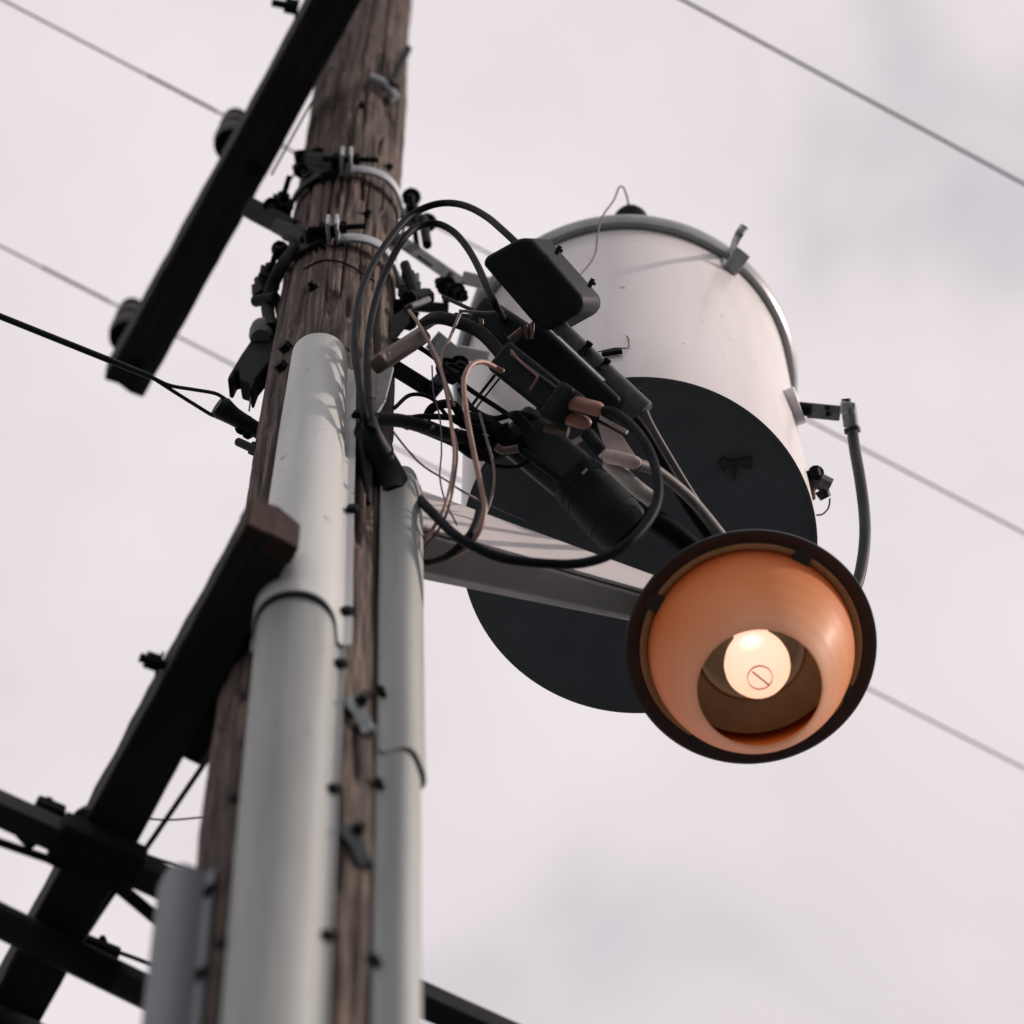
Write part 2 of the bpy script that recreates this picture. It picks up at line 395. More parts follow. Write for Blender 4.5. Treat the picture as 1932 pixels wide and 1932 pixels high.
def build_pole():
    z_lo, z_hi = PY(600, 2050, YP).z, PY(700, -150, YP).z
    zs = np.concatenate([np.linspace(0, z_lo, 30, endpoint=False), np.linspace(z_lo, z_hi, 620), np.linspace(z_hi + 0.05, 13.2, 20)])
    nu = 300; us = np.arange(nu) / nu
    U, Zg = np.meshgrid(us, zs); V = Zg / 13.2
    rad = np.interp(Zg, [q[0] for q in ZR], [q[1] for q in ZR])
    disp = (vnoise(U, V, 9, 14, 1) - .5) * 0.010 + (vnoise(U, V, 40, 60, 2) - .5) * 0.0035 + (vnoise(U, V, 150, 90, 3) - .5) * 0.0030 \
         + (vnoise(U, V, 290, 200, 4) - .5) * 0.0016
    for _ in range(430):                      # drying checks
        u0 = rng.random(); zc = rng.uniform(z_lo - .4, z_hi + .2); ln = rng.uniform(.12, .75)
        wd = rng.uniform(.003, .0085); dp = rng.uniform(.006, .019) * (1 + (rng.random() < .18) * .8)
        ph = rng.uniform(0, 6.28); fr = rng.uniform(4, 11); am = rng.uniform(.001, .0045); sl = rng.uniform(-.012, .012)
        rows = np.where(np.abs(zs - zc) < ln / 2)[0]
        if len(rows) < 3: continue
        zz = zs[rows]; env = 1 - ((zz - zc) / (ln / 2)) ** 2
        uc = u0 + am * np.sin(fr * zz + ph) + am * .5 * np.sin(fr * 3.3 * zz) + sl * (zz - zc)
        du = np.abs((U[rows] - uc[:, None] + .5) % 1 - .5)
        disp[rows] -= dp * env[:, None] * np.clip(1 - du / wd, 0, 1) ** .7
    chip = vnoise(U, V, 26, 190, 5) * vnoise(U, V, 13, 70, 6)
    disp -= np.clip(chip - .55, 0, .2) * 0.055
    rad = rad + disp
    th = U * 2 * np.pi
    cx = pole_x(Zg)
    X = cx + np.sin(th) * rad; Y = YP - np.cos(th) * rad
    verts = np.stack([X, Y, Zg], -1).reshape(-1, 3)
    org = Vector((pole_c(0).x, YP, 0))
    verts -= np.array(org)
    m = len(zs); faces = []
    i = np.arange(m - 1)[:, None] * nu; j = np.arange(nu)[None, :]; j2 = (j + 1) % nu
    F = np.stack([i + j, i + j2, i + nu + j2, i + nu + j], -1).reshape(-1, 4)
    me = bpy.data.meshes.new('utility_pole')
    me.from_pydata(verts.tolist(), [], F.tolist() + [list(range((m - 1) * nu, m * nu))])
    me.update(); me.polygons.foreach_set('use_smooth', [True] * len(me.polygons))
    me.materials.append(M['pole'])
    o = bpy.data.objects.new('utility_pole', me); sc.collection.objects.link(o); o.location = org
    return tag(o, 'tall round wooden utility pole of cracked brown weathered timber', 'pole')
pole = build_pole()

for th_, y_ in ((-38, 668), (-40, 702), (52, 300), (-20, 560), (12, 215), (28, 415)):
    z_ = PY(600, y_, YP - .08).z
    bolt_mb(on_pole(th_, z_, -.002), out_dir(th_), 0.012 if th_ < -30 else 0.007, 0.012).build('bolt_head', 'dark_steel', pole)
LINE = Vector((0.879, 0.477, 0)).normalized()      # way the wires run (away, to the right)
ARM = Vector((-0.457, 0.889, 0)).normalized()      # way the cross arms run (away, to the left)
UP = Vector((0, 0, 1))

def beam(name, p, q, w, h, mat, label, cat):
    """timber with its own X axis along the beam so the grain runs lengthwise"""
    L_ = (q - p).length; d = (q - p).normalized()
    m = MB(); ns = max(2, int(L_ / 0.03)); vv = []; ff = []
    ring = [(-.5, -.5), (-.17, -.5), (.17, -.5), (.5, -.5), (.5, 0), (.5, .5), (0, .5), (-.5, .5), (-.5, 0)]; kr = len(ring)
    jit = 0.0022 if 'wood' in mat else 0.0004
    off = np.zeros((ns + 1, kr, 2)); r_ = np.random.default_rng(int(L_ * 1000))
    off += (r_.random((ns + 1, kr, 2)) - .5) * jit
    slow = np.cumsum((r_.random((ns + 1, kr, 2)) - .5) * jit * .6, axis=0); off += slow - slow.mean(0)
    for i in range(ns + 1):
        for j, (a, b) in enumerate(ring):
            vv.append((L_ * i / ns + (r_.random() - .5) * jit * (4 if i in (0, ns) else 0), a * w + off[i, j, 0], b * h + off[i, j, 1]))
    for i in range(ns):
        for j in range(kr):
            ff.append((i * kr + j, i * kr + (j + 1) % kr, (i + 1) * kr + (j + 1) % kr, (i + 1) * kr + j))
    ff += [tuple(range(kr)), tuple(ns * kr + j for j in range(kr))]
    m.add(vv, ff)
    o = m.build(name, mat, None, 0.0035, 2)
    s_ = d.cross(UP).normalized() * -1; u_ = d.cross(s_)
    if u_.z < 0: u_ = -u_; s_ = -s_
    o.matrix_world = Matrix(((d.x, s_.x, u_.x, p.x), (d.y, s_.y, u_.y, p.y), (d.z, s_.z, u_.z, p.z), (0, 0, 0, 1)))
    return o

# ------------------------------------------------------------------ upper cross arm with insulators and wires
arm_w, arm_h = 0.088, 0.112
pa = D(600, 50, 9.98); Z_ARM = pa.z
end_a = PZ(237, 716, Z_ARM - CAM.z)
dirA = (end_a - pa); dirA.z = 0; dirA.normalize()
start_a = pa - dirA * 1.35
root = thing('crossarm', 'dark timber crossarm high on the pole carrying insulators, end in the sky', 'crossarm', pa - Vector((0, 0, arm_h / 2)))
def beam_part(root, name, p, q, w, h, mat):
    o = beam(name, p, q, w, h, mat, '', '')
    o.parent = root; o.matrix_parent_inverse = Matrix.Translation(-root.location)
    return o
beam_part(root, 'timber', start_a, end_a, arm_w, arm_h, 'arm_wood')
sideA = dirA.cross(UP).normalized()
for x, y in ((478, 318), (255, 690)):
    p = PZ(x, y, Z_ARM - arm_h / 2 - CAM.z)
    bolt_mb(p, -UP, 0.012, 0.02).build('bolt', 'dark_steel', root)
bolt_mb(D(560, 14, 9.9), (D(540, 10, 9.9) - D(560, 14, 9.9)), 0.016, 0.05).build('bolt', 'dark_steel', root)

def on_armA(x, y, up):     # base on the arm's top of something whose tip shows at this pixel
    tip = PZ(x, y, Z_ARM + up - CAM.z)
    t = (tip - pa).dot(dirA)
    b = pa + dirA * t; b.z = Z_ARM + arm_h / 2
    return b, tip
ins_pts = []
def insulator(x, y, label):
    b, tip = on_armA(x, y, 0.31)
    b = Vector((tip.x, tip.y, Z_ARM + arm_h / 2)); lim = b - (pa + dirA * (b - pa).dot(dirA)); lim.z = 0
    b = b - lim * 0.35
    t = thing('pin_insulator', label, 'insulator', b, 'pin insulators on the crossarm')
    MB().cyl(b, b + UP * 0.16, 0.012, 12).build('pin', 'dark_steel', t)
    MB().lathe([(0.0, .33), (.018, .328), (.026, .318), (.027, .305), (.021, .296), (.021, .286), (.028, .276), (.032, .26), (.033, .225),
                (.030, .222), (.029, .205), (.036, .195), (.038, .165), (.036, .135), (.026, .135), (.02, .15), (.0, .15)], b, UP, 32).build('porcelain_body', 'porcelain', t)
    return b + UP * 0.291 + Vector((-0.02, -0.011, 0))
i1 = insulator(433, 238, 'dark porcelain insulator midway along the upper crossarm')
i2 = insulator(236, 597, 'dark porcelain insulator near the outer end of the upper crossarm')

def wire_dir(x0, y0, x1, y1, z):
    d = PZ(x1, y1, z) - PZ(x0, y0, z); return d.normalized()
def line_wire(name, p, dvec, r, label, ties=None, far=26, near=26, sag=0.0, mat='pale_wire'):
    t = thing(name, label, 'wire', p, 'overhead wires')
    pts = []
    for s_ in np.linspace(-near, far, 27):
        q = p + dvec * float(s_); q = q - UP * (sag * (1 - ((s_) / far) ** 2) - sag); pts.append(q)
    MB().tube(pts, r, 8, k=3).build('conductor', mat, t)
    if ties:
        a, b, side = ties
        hp = []
        nn = 110
        for i in range(nn):
            s_ = a + (b - a) * i / (nn - 1); ph = i * 0.62
            sw = r * 2.6
            hp.append(p + dvec * s_ + UP * math.cos(ph) * sw + sideA * math.sin(ph) * sw)
        MB().tube(hp, 0.0024, 6, k=2).build('tie_wire', mat, t)
    return t
zA = i1.z - CAM.z
d1 = wire_dir(0, 12, 1932, 1020, zA); d2 = wire_dir(0, 471, 1932, 1456, zA); d3 = wire_dir(1290, 0, 1932, 346, zA)
w1 = line_wire('power_line', PZ(408, 210, zA), d1, 0.0026, 'thin bare wire tied to the insulator midway along the crossarm', (-0.16, 0.0, 1))
w2 = line_wire('power_line', PZ(208, 570, zA), d2, 0.0026, 'thin bare wire tied to the insulator at the crossarm end', (-0.16, 0.0, 1))
w3 = line_wire('power_line', PZ(1600, 168, zA), d3, 0.0034, 'dark overhead wire crossing the sky in the top right corner', mat='alu')

# slim wires between the arm and the pole
def wire(name, pts, r, mat, label, cat='wire', group=None, n=10, k=8):
    o = MB().tube(pts, r, n, k).build(name, mat, None, loc=pts[0])
    return tag(o, label, cat, group)
wire('jumper_wire', [PY(629, 124, 2.66), PY(575, 216, 2.76), PY(512, 330, 2.88)], 0.0022, 'alu', 'slim jumper wire running beside the upper crossarm to the pole')
wire('jumper_wire', [PY(566, 312, 2.86), PY(540, 352, 2.9), PY(518, 388, 2.94)], 0.0022, 'alu', 'slim short wire from upper pole band down to the black channel bracket')
wire('ground_wire', [on_pole(-32, PY(600, 500, 2.8).z, .004), on_pole(-12, PY(610, 498, 2.8).z, .004), on_pole(10, PY(650, 505, 2.8).z, .004), on_pole(40, PY(680, 515, 2.8).z, .004)], 0.002, 'dark_steel', 'thin dark wire stapled across the pole below the lower band')

# ------------------------------------------------------------------ pole bands
def band(z, label, ear_th, r_th, zdrop=0.0):
    c = pole_c(z); rr = pole_r(z)
    t = thing('pole_band', label, 'pole band', on_pole(0, z), 'steel bands round the pole')
    def strap(a0, a1, h, mat, nm, off=0.006, wav=0.0):
        v = []; f = []; n = 40
        for i in range(n + 1):
            a = a0 + (a1 - a0) * i / n
            k = off + wav * math.sin(math.pi * i / n) ** 2
            for dz, dr in ((-h / 2, 0), (h / 2, 0), (h / 2, .006), (-h / 2, .006)):
                p = c + out_dir(a) * (rr + k + dr); p.z += dz; v.append(p)
        for i in range(n):
            for j in range(4):
                f.append((i * 4 + j, i * 4 + (j + 1) % 4, i * 4 + 4 + (j + 1) % 4, i * 4 + 4 + j))
        f += [(3, 2, 1, 0), tuple(n * 4 + j for j in range(4))]
        return MB().add(v, f).build(nm, mat, t, 0.0012, 1)
    strap(ear_th + 2, r_th, 0.04, 'galv', 'strap', wav=0.011)
    strap(-140, ear_th - 2, 0.04, 'dark_steel', 'strap')
    strap(r_th + 3, 218, 0.04, 'galv_dull', 'strap')
    for th_, mt in ((ear_th, 'galv'), (r_th, 'galv_dull'), (-72, 'dark_steel')):
        o_ = out_dir(th_); tg = Vector((o_.y, -o_.x, 0)) * -1
        for sgn in (-1, 1):
            p = c + o_ * (rr + 0.004) + tg * 0.008 * sgn
            MB().box(p, p + o_ * 0.042, 0.006, 0.055, UP).build('ear', mt, t, 0.0012, 1)
        p = c + o_ * (rr + 0.028)
        m = MB().cyl(p - tg * 0.045, p + tg * 0.06, 0.0055, 10)
        m.tube([p + tg * 0.013, p + tg * 0.025], 0.012, 6, smooth=False); m.tube([p - tg * 0.025, p - tg * 0.013], 0.012, 6, smooth=False)
        m.build('bolt', 'dark_steel', t)
    return t
zB1 = PY(665, 318, YP - 0.11).z; zB2 = PY(637, 452, YP - 0.11).z
band(zB1, 'galvanised steel band round the pole above the cable loops, ears bolted', 2, 84)
band(zB2, 'galvanised steel band round the pole partly behind the black cable loops', -3, 80)
zB0 = PY(715, 150, YP - 0.1).z
t = thing('clamp_strap', 'small pale metal strap with dark bolt near the pole top', 'strap', on_pole(30, zB0))
MB().tube([on_pole(18, zB0 + .02, .008), on_pole(34, zB0, .012), on_pole(50, zB0 - .025, .01)], 0.011, 8).build('strap', 'galv', t)
pb = on_pole(40, zB0, .008)
MB().cyl(pb, D(770, 92, 10.35), 0.008, 10).build('bolt', 'dark_steel', t)
bolt_mb(pb, out_dir(40), 0.014, 0.02).build('nut', 'dark_steel', t)

# clamp lumps on the pole's left at the upper band
t = thing('wire_clamp', 'black knobbly wire clamp on the pole left of the upper band', 'clamp', PY(578, 315, 2.83))
MB().box(PY(568, 300, 2.84), PY(640, 308, 2.78), 0.03, 0.03).build('body', 'dark_steel', t, 0.006)
MB().box(PY(572, 318, 2.86), PY(620, 336, 2.80), 0.028, 0.028).build('jaw', 'dark_steel', t, 0.006)
for x, y in ((570, 296), (568, 322), (586, 340), (600, 292)):
    bolt_mb(PY(x, y, 2.82), PY(x - 14, y - 8, 2.82) - PY(x, y, 2.82), 0.011, 0.028, 0.02).build('bolt', 'dark_steel', t)

# channel bracket on the left
t = thing('channel_bracket', 'black steel channel bracket jutting left from the pole', 'bracket', PY(545, 435, 2.9))
MB().box(PY(474, 394, 2.88), PY(560, 438, 2.86), 0.04, 0.03, FWD).build('channel', 'dark_steel', t, 0.003)
MB().box(PY(528, 430, 2.86), PY(585, 452, 2.8), 0.028, 0.034, FWD).build('foot', 'dark_steel', t, 0.006)
for x, y in ((512, 388), (545, 440), (528, 470), (536, 480), (598, 436)):
    bolt_mb(PY(x, y, 2.85), PY(x - 6, y - 16, 2.85) - PY(x, y, 2.85), 0.012, 0.024, 0.02).build('bolt', 'dark_steel', t)
MB().box(PY(575, 450, 2.79), PY(648, 432, 2.78), 0.022, 0.02, FWD).build('tie_bar', 'dark_steel', t, 0.004)

t = thing('eye_bolt', 'black threaded bolt and strap on the pole left edge', 'bolt', PY(500, 565, 2.87))
MB().tube([PY(556, 470, 2.81), PY(530, 505, 2.82), PY(512, 545, 2.85), PY(505, 580, 2.87), PY(512, 620, 2.87)], 0.012, 10).build('strap', 'dark_steel', t)
MB().cyl(PY(486, 528, 2.87), PY(496, 566, 2.87), 0.007, 10).build('stud', 'dark_steel', t)
m = MB(); m.tube([PY(489, 545, 2.87), PY(494, 562, 2.87)], 0.016, 6, smooth=False); m.tube([PY(482, 568, 2.87), PY(520, 562, 2.85)], 0.011, 10)
m.build('nut', 'dark_steel', t)

# three-pronged arrester bracket
t = thing('surge_arrester', 'black ragged arrester with downward prongs at the pole left', 'arrester', PY(495, 660, 2.88))
MB().lathe([(0.0, .075), (.016, .07), (.02, .06), (.014, .05), (.022, .04), (.014, .03), (.022, .02), (.014, .01), (.018, 0), (0, 0)], PY(492, 640, 2.88), UP, 24).build('porcelain_body', 'grey_porcelain', t)
yy = 2.9
MB().prism([PY(508, 640, yy), PY(478, 656, yy), PY(455, 690, yy), PY(434, 726, yy), PY(431, 733, yy), PY(439, 733, yy), PY(446, 718, yy), PY(452, 716, yy),
            PY(455, 735, yy), PY(475, 742, yy), PY(472, 752, yy), PY(478, 752, yy), PY(486, 730, yy), PY(497, 716, yy), PY(520, 690, yy), PY(520, 640, yy)], Vector((0.1, 1, -.3)), 0.035).build('shroud', 'dark_steel', t, 0.004)
MB().tube([PY(474, 742, yy), PY(470, 775, yy)], 0.0016, 6).build('lead_wire', 'alu', t)

# service drop and its wedge clamp
zS = PY(450, 790, 2.9).z - CAM.z
sd_dir = wire_dir(0, 602, 300, 722, zS)
sp = PZ(285, 711, zS)
t = thing('service_cable', 'thick black service cable from the left, splitting into two strands', 'cable', sp)
MB().tube([sp - sd_dir * 26 - UP * 1.0, sp - sd_dir * 14 - UP * .3, sp - sd_dir * 5 - UP * .03, sp - sd_dir * 1.5, sp], 0.0058, 10).build('jacketed_cable', 'line', t)
MB().tube([sp, PZ(320, 727, zS), PZ(365, 735, zS), PZ(405, 742, zS), PZ(424, 752, zS)], 0.0034, 8).build('strand', 'line', t)
MB().tube([sp, PZ(330, 740, zS), PZ(370, 765, zS), PZ(400, 783, zS), PZ(418, 787, zS)], 0.0034, 8).build('strand', 'line', t)
t = thing('wedge_clamp', 'black tapered wedge clamp anchoring the service cable to the pole', 'clamp', PZ(488, 815, zS))
MB().tube([PZ(410, 764, zS), PZ(420, 771, zS), PZ(440, 785, zS), PZ(465, 800, zS), PZ(502, 822, zS)], [.017, .0205, .016, .0145, .013], 16).build('body', 'black', t)
for x, y in ((455, 808), (468, 817), (466, 795)):
    bolt_mb(PZ(x, y, zS), -UP, 0.008, 0.012, 0.01).build('rivet', 'black', t)
t = thing('through_bolt', 'dark bolt end sticking out left of the pole below the clamp', 'bolt', PY(485, 850, 2.87))
MB().cyl(PY(450, 834, 2.87), PY(500, 857, 2.86), 0.0075, 12).build('shaft', 'dark_steel', t)
m = MB(); m.tube([PY(478, 846, 2.87), PY(487, 850, 2.87)], 0.013, 6, smooth=False); m.build('nut', 'dark_steel', t)

# ------------------------------------------------------------------ cable guards
def guard(th, z0, z1, rg, fl, label, depth=0.03, screws=(), wall=0.0032, ext=0.0, taper=1.0, mat='guard_darker', sq=2.15, flat=1.0, dents=0.012):
    o_ = out_dir(th); tg = Vector((-o_.y, o_.x, 0))
    if tg.x < 0: tg = -tg
    lf = min(fl, 0.006)                           # (along tangent, outwards); narrow flange on the left
    prof = [(-rg - lf, 0.004), (-rg - 0.004, 0.004), (-rg, 0.010)]
    inn = [(-rg - lf, 0.0005), (-rg - 0.001, 0.0005), (-rg + wall, 0.008)]
    for i in range(29):
        a = math.pi * (1 - i / 28); ca, sa = math.cos(a), math.sin(a); e_ = 2.0 / sq
        cx_, sy_ = math.copysign(abs(ca) ** e_, ca), abs(sa) ** e_
        prof.append((rg * cx_, depth + rg * flat * sy_)); inn.append(((rg - wall) * cx_, depth + (rg * flat - wall) * sy_))
    prof += [(rg, 0.010), (rg + 0.006, 0.004), (rg + fl, 0.004)]
    inn += [(rg - wall, 0.008), (rg + 0.003, 0.0005), (rg + fl, 0.0005)]
    prof = prof + inn[::-1]
    n = 30; v = []; f = []; k = len(prof)
    for i in range(n + 1):
        z = z0 + (z1 - z0) * i / n; c = pole_c(z)
        tp = 1 + (taper - 1) * (i / n) ** 1.3
        dent = 1 + dents * (math.sin(z * 7.3 + th) * .5 + math.sin(z * 17.1 + 1.3 * th) * .3)
        for s_, q in prof:
            rr = pole_r(z) + ext
            v.append(c + tg * (s_ * tp * dent) + o_ * (rr * 0.985 + q * tp / dent))
    for i in range(n):
        for j in range(k):
            f.append((i * k + j, i * k + (j + 1) % k, (i + 1) * k + (j + 1) % k, (i + 1) * k + j))
    h_ = k // 2
    for base in (0, n * k):
        for j in range(h_ - 1):
            f.append((base + j, base + j + 1, base + k - 2 - j, base + k - 1 - j))
    c0 = pole_c(z0) + o_ * pole_r(z0)
    t = thing('cable_guard', label, 'cable guard', c0, 'U-shaped cable guards on the pole')
    MB().add(v, f).build('channel', mat, t, angle=40)
    for s_, z in screws:
        rr = pole_r(z) + ext
        p = pole_c(z) + tg * (s_ * (rg + fl * 0.55)) + o_ * (rr * 0.985 + 0.005)
        m = MB().tube([p, p + o_ * 0.007], 0.0095, 6, smooth=False); m.cyl(p - o_ * .002, p + o_ * 0.0015, 0.013, 14)
        m.build('lag_screw', 'dark_steel', t)
    return t
def zf(y, Y): return PY(600, y, Y).z
YF = YP - 0.2
TH_BIG = -3
z_top_big = zf(612, YF); z_joint = zf(1138, YF)
guard(TH_BIG, z_joint, z_top_big, 0.0605, 0.018, 'pale grey half-round cable guard on the pole front, upper length lit with cable shadows', 0.034,
      [(1, zf(800, YP - .11)), (1, zf(985, YP - .11)), (1, zf(1185, YP - .11))], ext=0.0035, taper=0.76, mat='guard')
guard(TH_BIG, 4.0, z_joint + 0.12, 0.056, 0.015, 'grey half-round cable guard on the pole front, lower length under the joint', 0.03,
      [(1, zf(1283, YP - .11)), (1, zf(1526, YP - .11)), (1, zf(1806, YP - .11)), (-1, zf(1545, YP - .1)), (-1, zf(1822, YP - .1))])
TH_R = 72
YR = YP - 0.03
z_r0, z_rj = zf(938, YR), zf(1480, YR)
guard(TH_R, z_rj, z_r0, 0.0365, 0.013, 'slim grey cable guard on the pole right side, upper length below the black boot', 0.022,
      [(-1, zf(948, YR)), (-1, zf(1372, YR))], ext=0.004, sq=3.4, flat=.8)
guard(TH_R, 4.0, z_rj + 0.1, 0.0345, 0.012, 'slim grey cable guard on the pole right side, lower length at picture bottom', 0.02,
      [(-1, zf(1545, YR)), (-1, zf(1884, YR))], sq=3.4, flat=.8)
guard(-62, 4.0, zf(1728, YR), 0.034, 0.012, 'bluish grey cable guard on the pole left, its top near the bottom corner', 0.024,
      [(1, zf(1770, YR)), (1, zf(1930, YR))], mat='guard_shaded', sq=2.8)
for y, lab, mt in ((1352, 'shiny steel strap with a screw between the two guards', 'galv'), (1600, 'dull blue-grey steel strap between the two guards, lower one', 'galv_dull')):
    z = zf(y, YP - .11)
    t = thing('pipe_strap', lab, 'strap', on_pole(34, z))
    MB().tube([on_pole(30, z + .026, .010), on_pole(38, z + .004, .014), on_pole(47, z - .03, .010)], 0.013, 4).build('strap', mt, t)
    bolt_mb(on_pole(35, z + .012, .026), out_dir(35), 0.008, 0.008).build('lag_screw', 'dark_steel', t)

# ------------------------------------------------------------------ lower extension arm and telecom cables
Z_B = PY(512, 990, 2.62).z
pb0 = PZ(516, 990, Z_B - CAM.z)
pb1 = PZ(20, 1905, Z_B - CAM.z)
dirB = (pb1 - pb0).normalized(); sideB = dirB.cross(UP).normalized()
t = thing('extension_arm', 'thick dark timber arm at lower left, brown cut end over the guard', 'crossarm', pb0)
beam_part(t, 'timber', pb0, pb0 + dirB * 1.75, 0.082, 0.10, 'arm_wood')
o = beam('cut_end', pb0 - dirB * 0.004, pb0 + dirB * 0.03, 0.084, 0.102, 'cut_wood', '', '')
o.parent = t; o.matrix_parent_inverse = Matrix.Translation(-t.location); o['label'] = 'reddish brown sawn end of the arm'
pm = PZ(432, 1290, Z_B - CAM.z)
MB().box(pm - dirB * 0.10 + sideB * -0.02, pm + dirB * 0.12 + sideB * -0.02, 0.075, 0.09, UP).build('mounting_block', 'dark_steel', t, 0.006)
for s_ in (-1, 1):
    bolt_mb(PZ(300, 1252, Z_B - CAM.z), (PZ(285, 1247, Z_B - CAM.z) - PZ(300, 1252, Z_B - CAM.z)), 0.014, 0.03, 0.03).build('bolt', 'dark_steel', t) if s_ > 0 else None
bolt_mb(PZ(404, 1345, Z_B - CAM.z), -UP, 0.014, 0.04).build('bolt', 'dark_steel', t)

zT = Z_B - CAM.z
def telecom(name, p0, p1, dz, r, label, extra=None, strand=True):
    a, b = PZ(*p0, zT + dz), PZ(*p1, zT + dz); d = (b - a).normalized()
    t = thing(name, label, 'cable', a, 'black cables at the bottom left')
    MB().tube([a - d * 8, a - d * 3, a, b, b + d * 3, b + d * 8], r, 20, k=4).build('cable', 'line', t)
    if strand:
        o_ = UP * (r + 0.016)
        MB().tube([a - d * 20 + o_, a + o_, b + o_, b + d * 20 + o_], 0.0035, 8, k=4).build('strand', 'line', t)
        for s_ in np.arange(-1.2, 2.2, 0.28):
            p = a + d * float(s_)
            MB().tube([p + o_ * 1.15, p + sideB * r * 1.06, p - UP * r * 1.06, p - sideB * r * 1.06, p + o_ * 1.15], 0.0025, 6, k=6).build('lashing', 'line', t)
    return t, a, b, d
zU = zT - 0.075
pA, qA = PZ(0, 1526, zU), PZ(860, 1914, zU); dA = (qA - pA).normalized()
tA = thing('support_beam', 'straight black steel beam crossing under the extension arm, upper one', 'beam', pA)
tA['kind'] = 'thing'
beam_part(tA, 'beam', pA - dA * 3.0, qA + dA * 3.0, 0.038, 0.05, 'line')
MB().tube([pA - dA * 3 + UP * .052, pA + UP * .052, qA + UP * .052, qA + dA * 3 + UP * .052], 0.003, 8, k=4).build('strand', 'line', tA)
MB().box(PZ(104, 1578, zU - .01), PZ(262, 1648, zU - .01), 0.07, 0.055, UP).build('joint_plate', 'dark_steel', tA, .006)
MB().box(PZ(196, 1650, zU - .02), PZ(330, 1762, zU - .02), 0.02, 0.006, UP).build('brace', 'dark_steel', tA, .001)
MB().box(PZ(-120, 1548, zU - .02), PZ(112, 1628, zU - .02), 0.012, 0.006, UP).build('brace', 'dark_steel', tA, .001)
MB().box(PZ(36, 1572, zU - .02), PZ(62, 1600, zU - .02), 0.014, 0.006, UP).build('brace', 'dark_steel', tA, .001)
MB().box(PZ(66, 1518, zU + .05), PZ(120, 1540, zU + .05), 0.026, 0.03, UP).build('clamp', 'dark_steel', tA, .005)
MB().tube([PZ(90, 1522, zU + .06), PZ(92, 1506, zU + .06)], [.014, .006], 8).build('clamp_bolt', 'dark_steel', tA)
bolt_mb(PZ(160, 1546, zU + .05), UP, .014, .03).build('clamp_bolt', 'galv_dull', tA)
tB, aB, bB, dB_ = telecom('telecom_cable', (0, 1737), (276, 1872), -0.08, 0.026, 'black telecom cable with a sheen, second from the bottom left corner', strand=False)
wire('support_strand', [PZ(160, 1775, zT + .05), PZ(210, 1792, zT + .05), PZ(290, 1822, zT + .05), PZ(420, 1880, zT + .05)], 0.0035, 'line', 'thin black strand just above the sheened telecom cable', 'strand')
m = MB(); m.box(PZ(150, 1772, zT + .04), PZ(225, 1802, zT + .04), 0.02, 0.02); m.build('clamp', 'dark_steel', tB, 0.004)
MB().tube([PZ(192, 1790, zT + .05), PZ(194, 1766, zT + .05)], [.014, .004], 8).build('clamp_bolt', 'dark_steel', tB)
tC, aC, bC, dC = telecom('telecom_cable', (0, 1936), (290, 2066), -0.08, 0.03, 'black telecom cable cut off by the bottom left corner', strand=False)
wire('stay_rod', [PZ(440, 1362, zT + .02), PZ(408, 1408, zT + .02), PZ(276, 1600, zT - .01), PZ(208, 1694, zT - .02), PZ(150, 1780, zT - .03), PZ(60, 1905, zT - .04)], 0.0042, 'line', 'thin black stay rod slanting beside the extension arm', 'rod')
wire('drop_wire', [PZ(262, 1543, zT + .3), PZ(320, 1547, zT + .3), PZ(392, 1541, zT + .3)], 0.0016, 'alu', 'faint thin wire between extension arm and pole')
wire('support_strand', [PZ(240, 1600, zT + .06), PZ(300, 1622, zT + .06), PZ(385, 1650, zT + .06), PZ(600, 1740, zT + .06)], 0.0025, 'alu', 'thin pale strand just above the uppermost telecom cable', 'strand')

# ------------------------------------------------------------------ transformer
T0 = D(1206, 1032, 8.49)
TILT = R(2.0)
TAX = Vector((0, math.sin(TILT), math.cos(TILT)))
TR, TH_ = 0.3, 0.93
_, TX, TY = frame_for(TAX, Vector((0, -1, 0)))          # TY ~ towards camera
TY = (Vector((0, -1, 0)) - TAX * Vector((0, -1, 0)).dot(TAX)).normalized(); TX = TY.cross(TAX) * -1
if TX.x < 0: TX = -TX
def on_tank(phi, h, off=0.0):      # phi from camera side to the right
    o_ = TY * math.cos(R(phi)) + TX * math.sin(R(phi))
    return T0 + TAX * h + o_ * (TR + off), o_
t = thing('transformer', 'pale grey cylindrical pole transformer with dark underside beside the pole', 'transformer', T0)
TRF = t
MB().lathe([(TR, 0.0), (TR, 0.004), (TR + .001, .012), (TR + .001, .25), (TR, .3), (TR, .6), (TR + .001, .7), (TR, TH_)], T0, TAX, 160).build('tank_shell', 'paint', t, angle=60)
bp_ = MB().lathe([(0.0, 0.012), (0.1, 0.0115), (0.2, 0.0105), (TR - .012, 0.010), (TR - .006, 0.004), (TR - .004, 0.0), (TR + .0005, 0.0)], T0, TAX, 160).build('bottom_plate', 'underside_shade', t, angle=60)
lid = MB().lathe([(TR + .004, 0.0), (TR - .01, .012), (TR * .8, .045), (TR * .5, .07), (0.0, .08)], T0 + TAX * (TH_ - 0.004), TAX, 128).build('lid', 'lid', t)
MB().lathe([(TR + .002, -.026), (TR + .014, -.028), (TR + .02, -.018), (TR + .021, 0.0), (TR + .017, .012), (TR + .004, .014), (TR + .002, .006)], T0 + TAX * TH_, TAX, 160, closed=True).build('lid_band', 'lid', t)
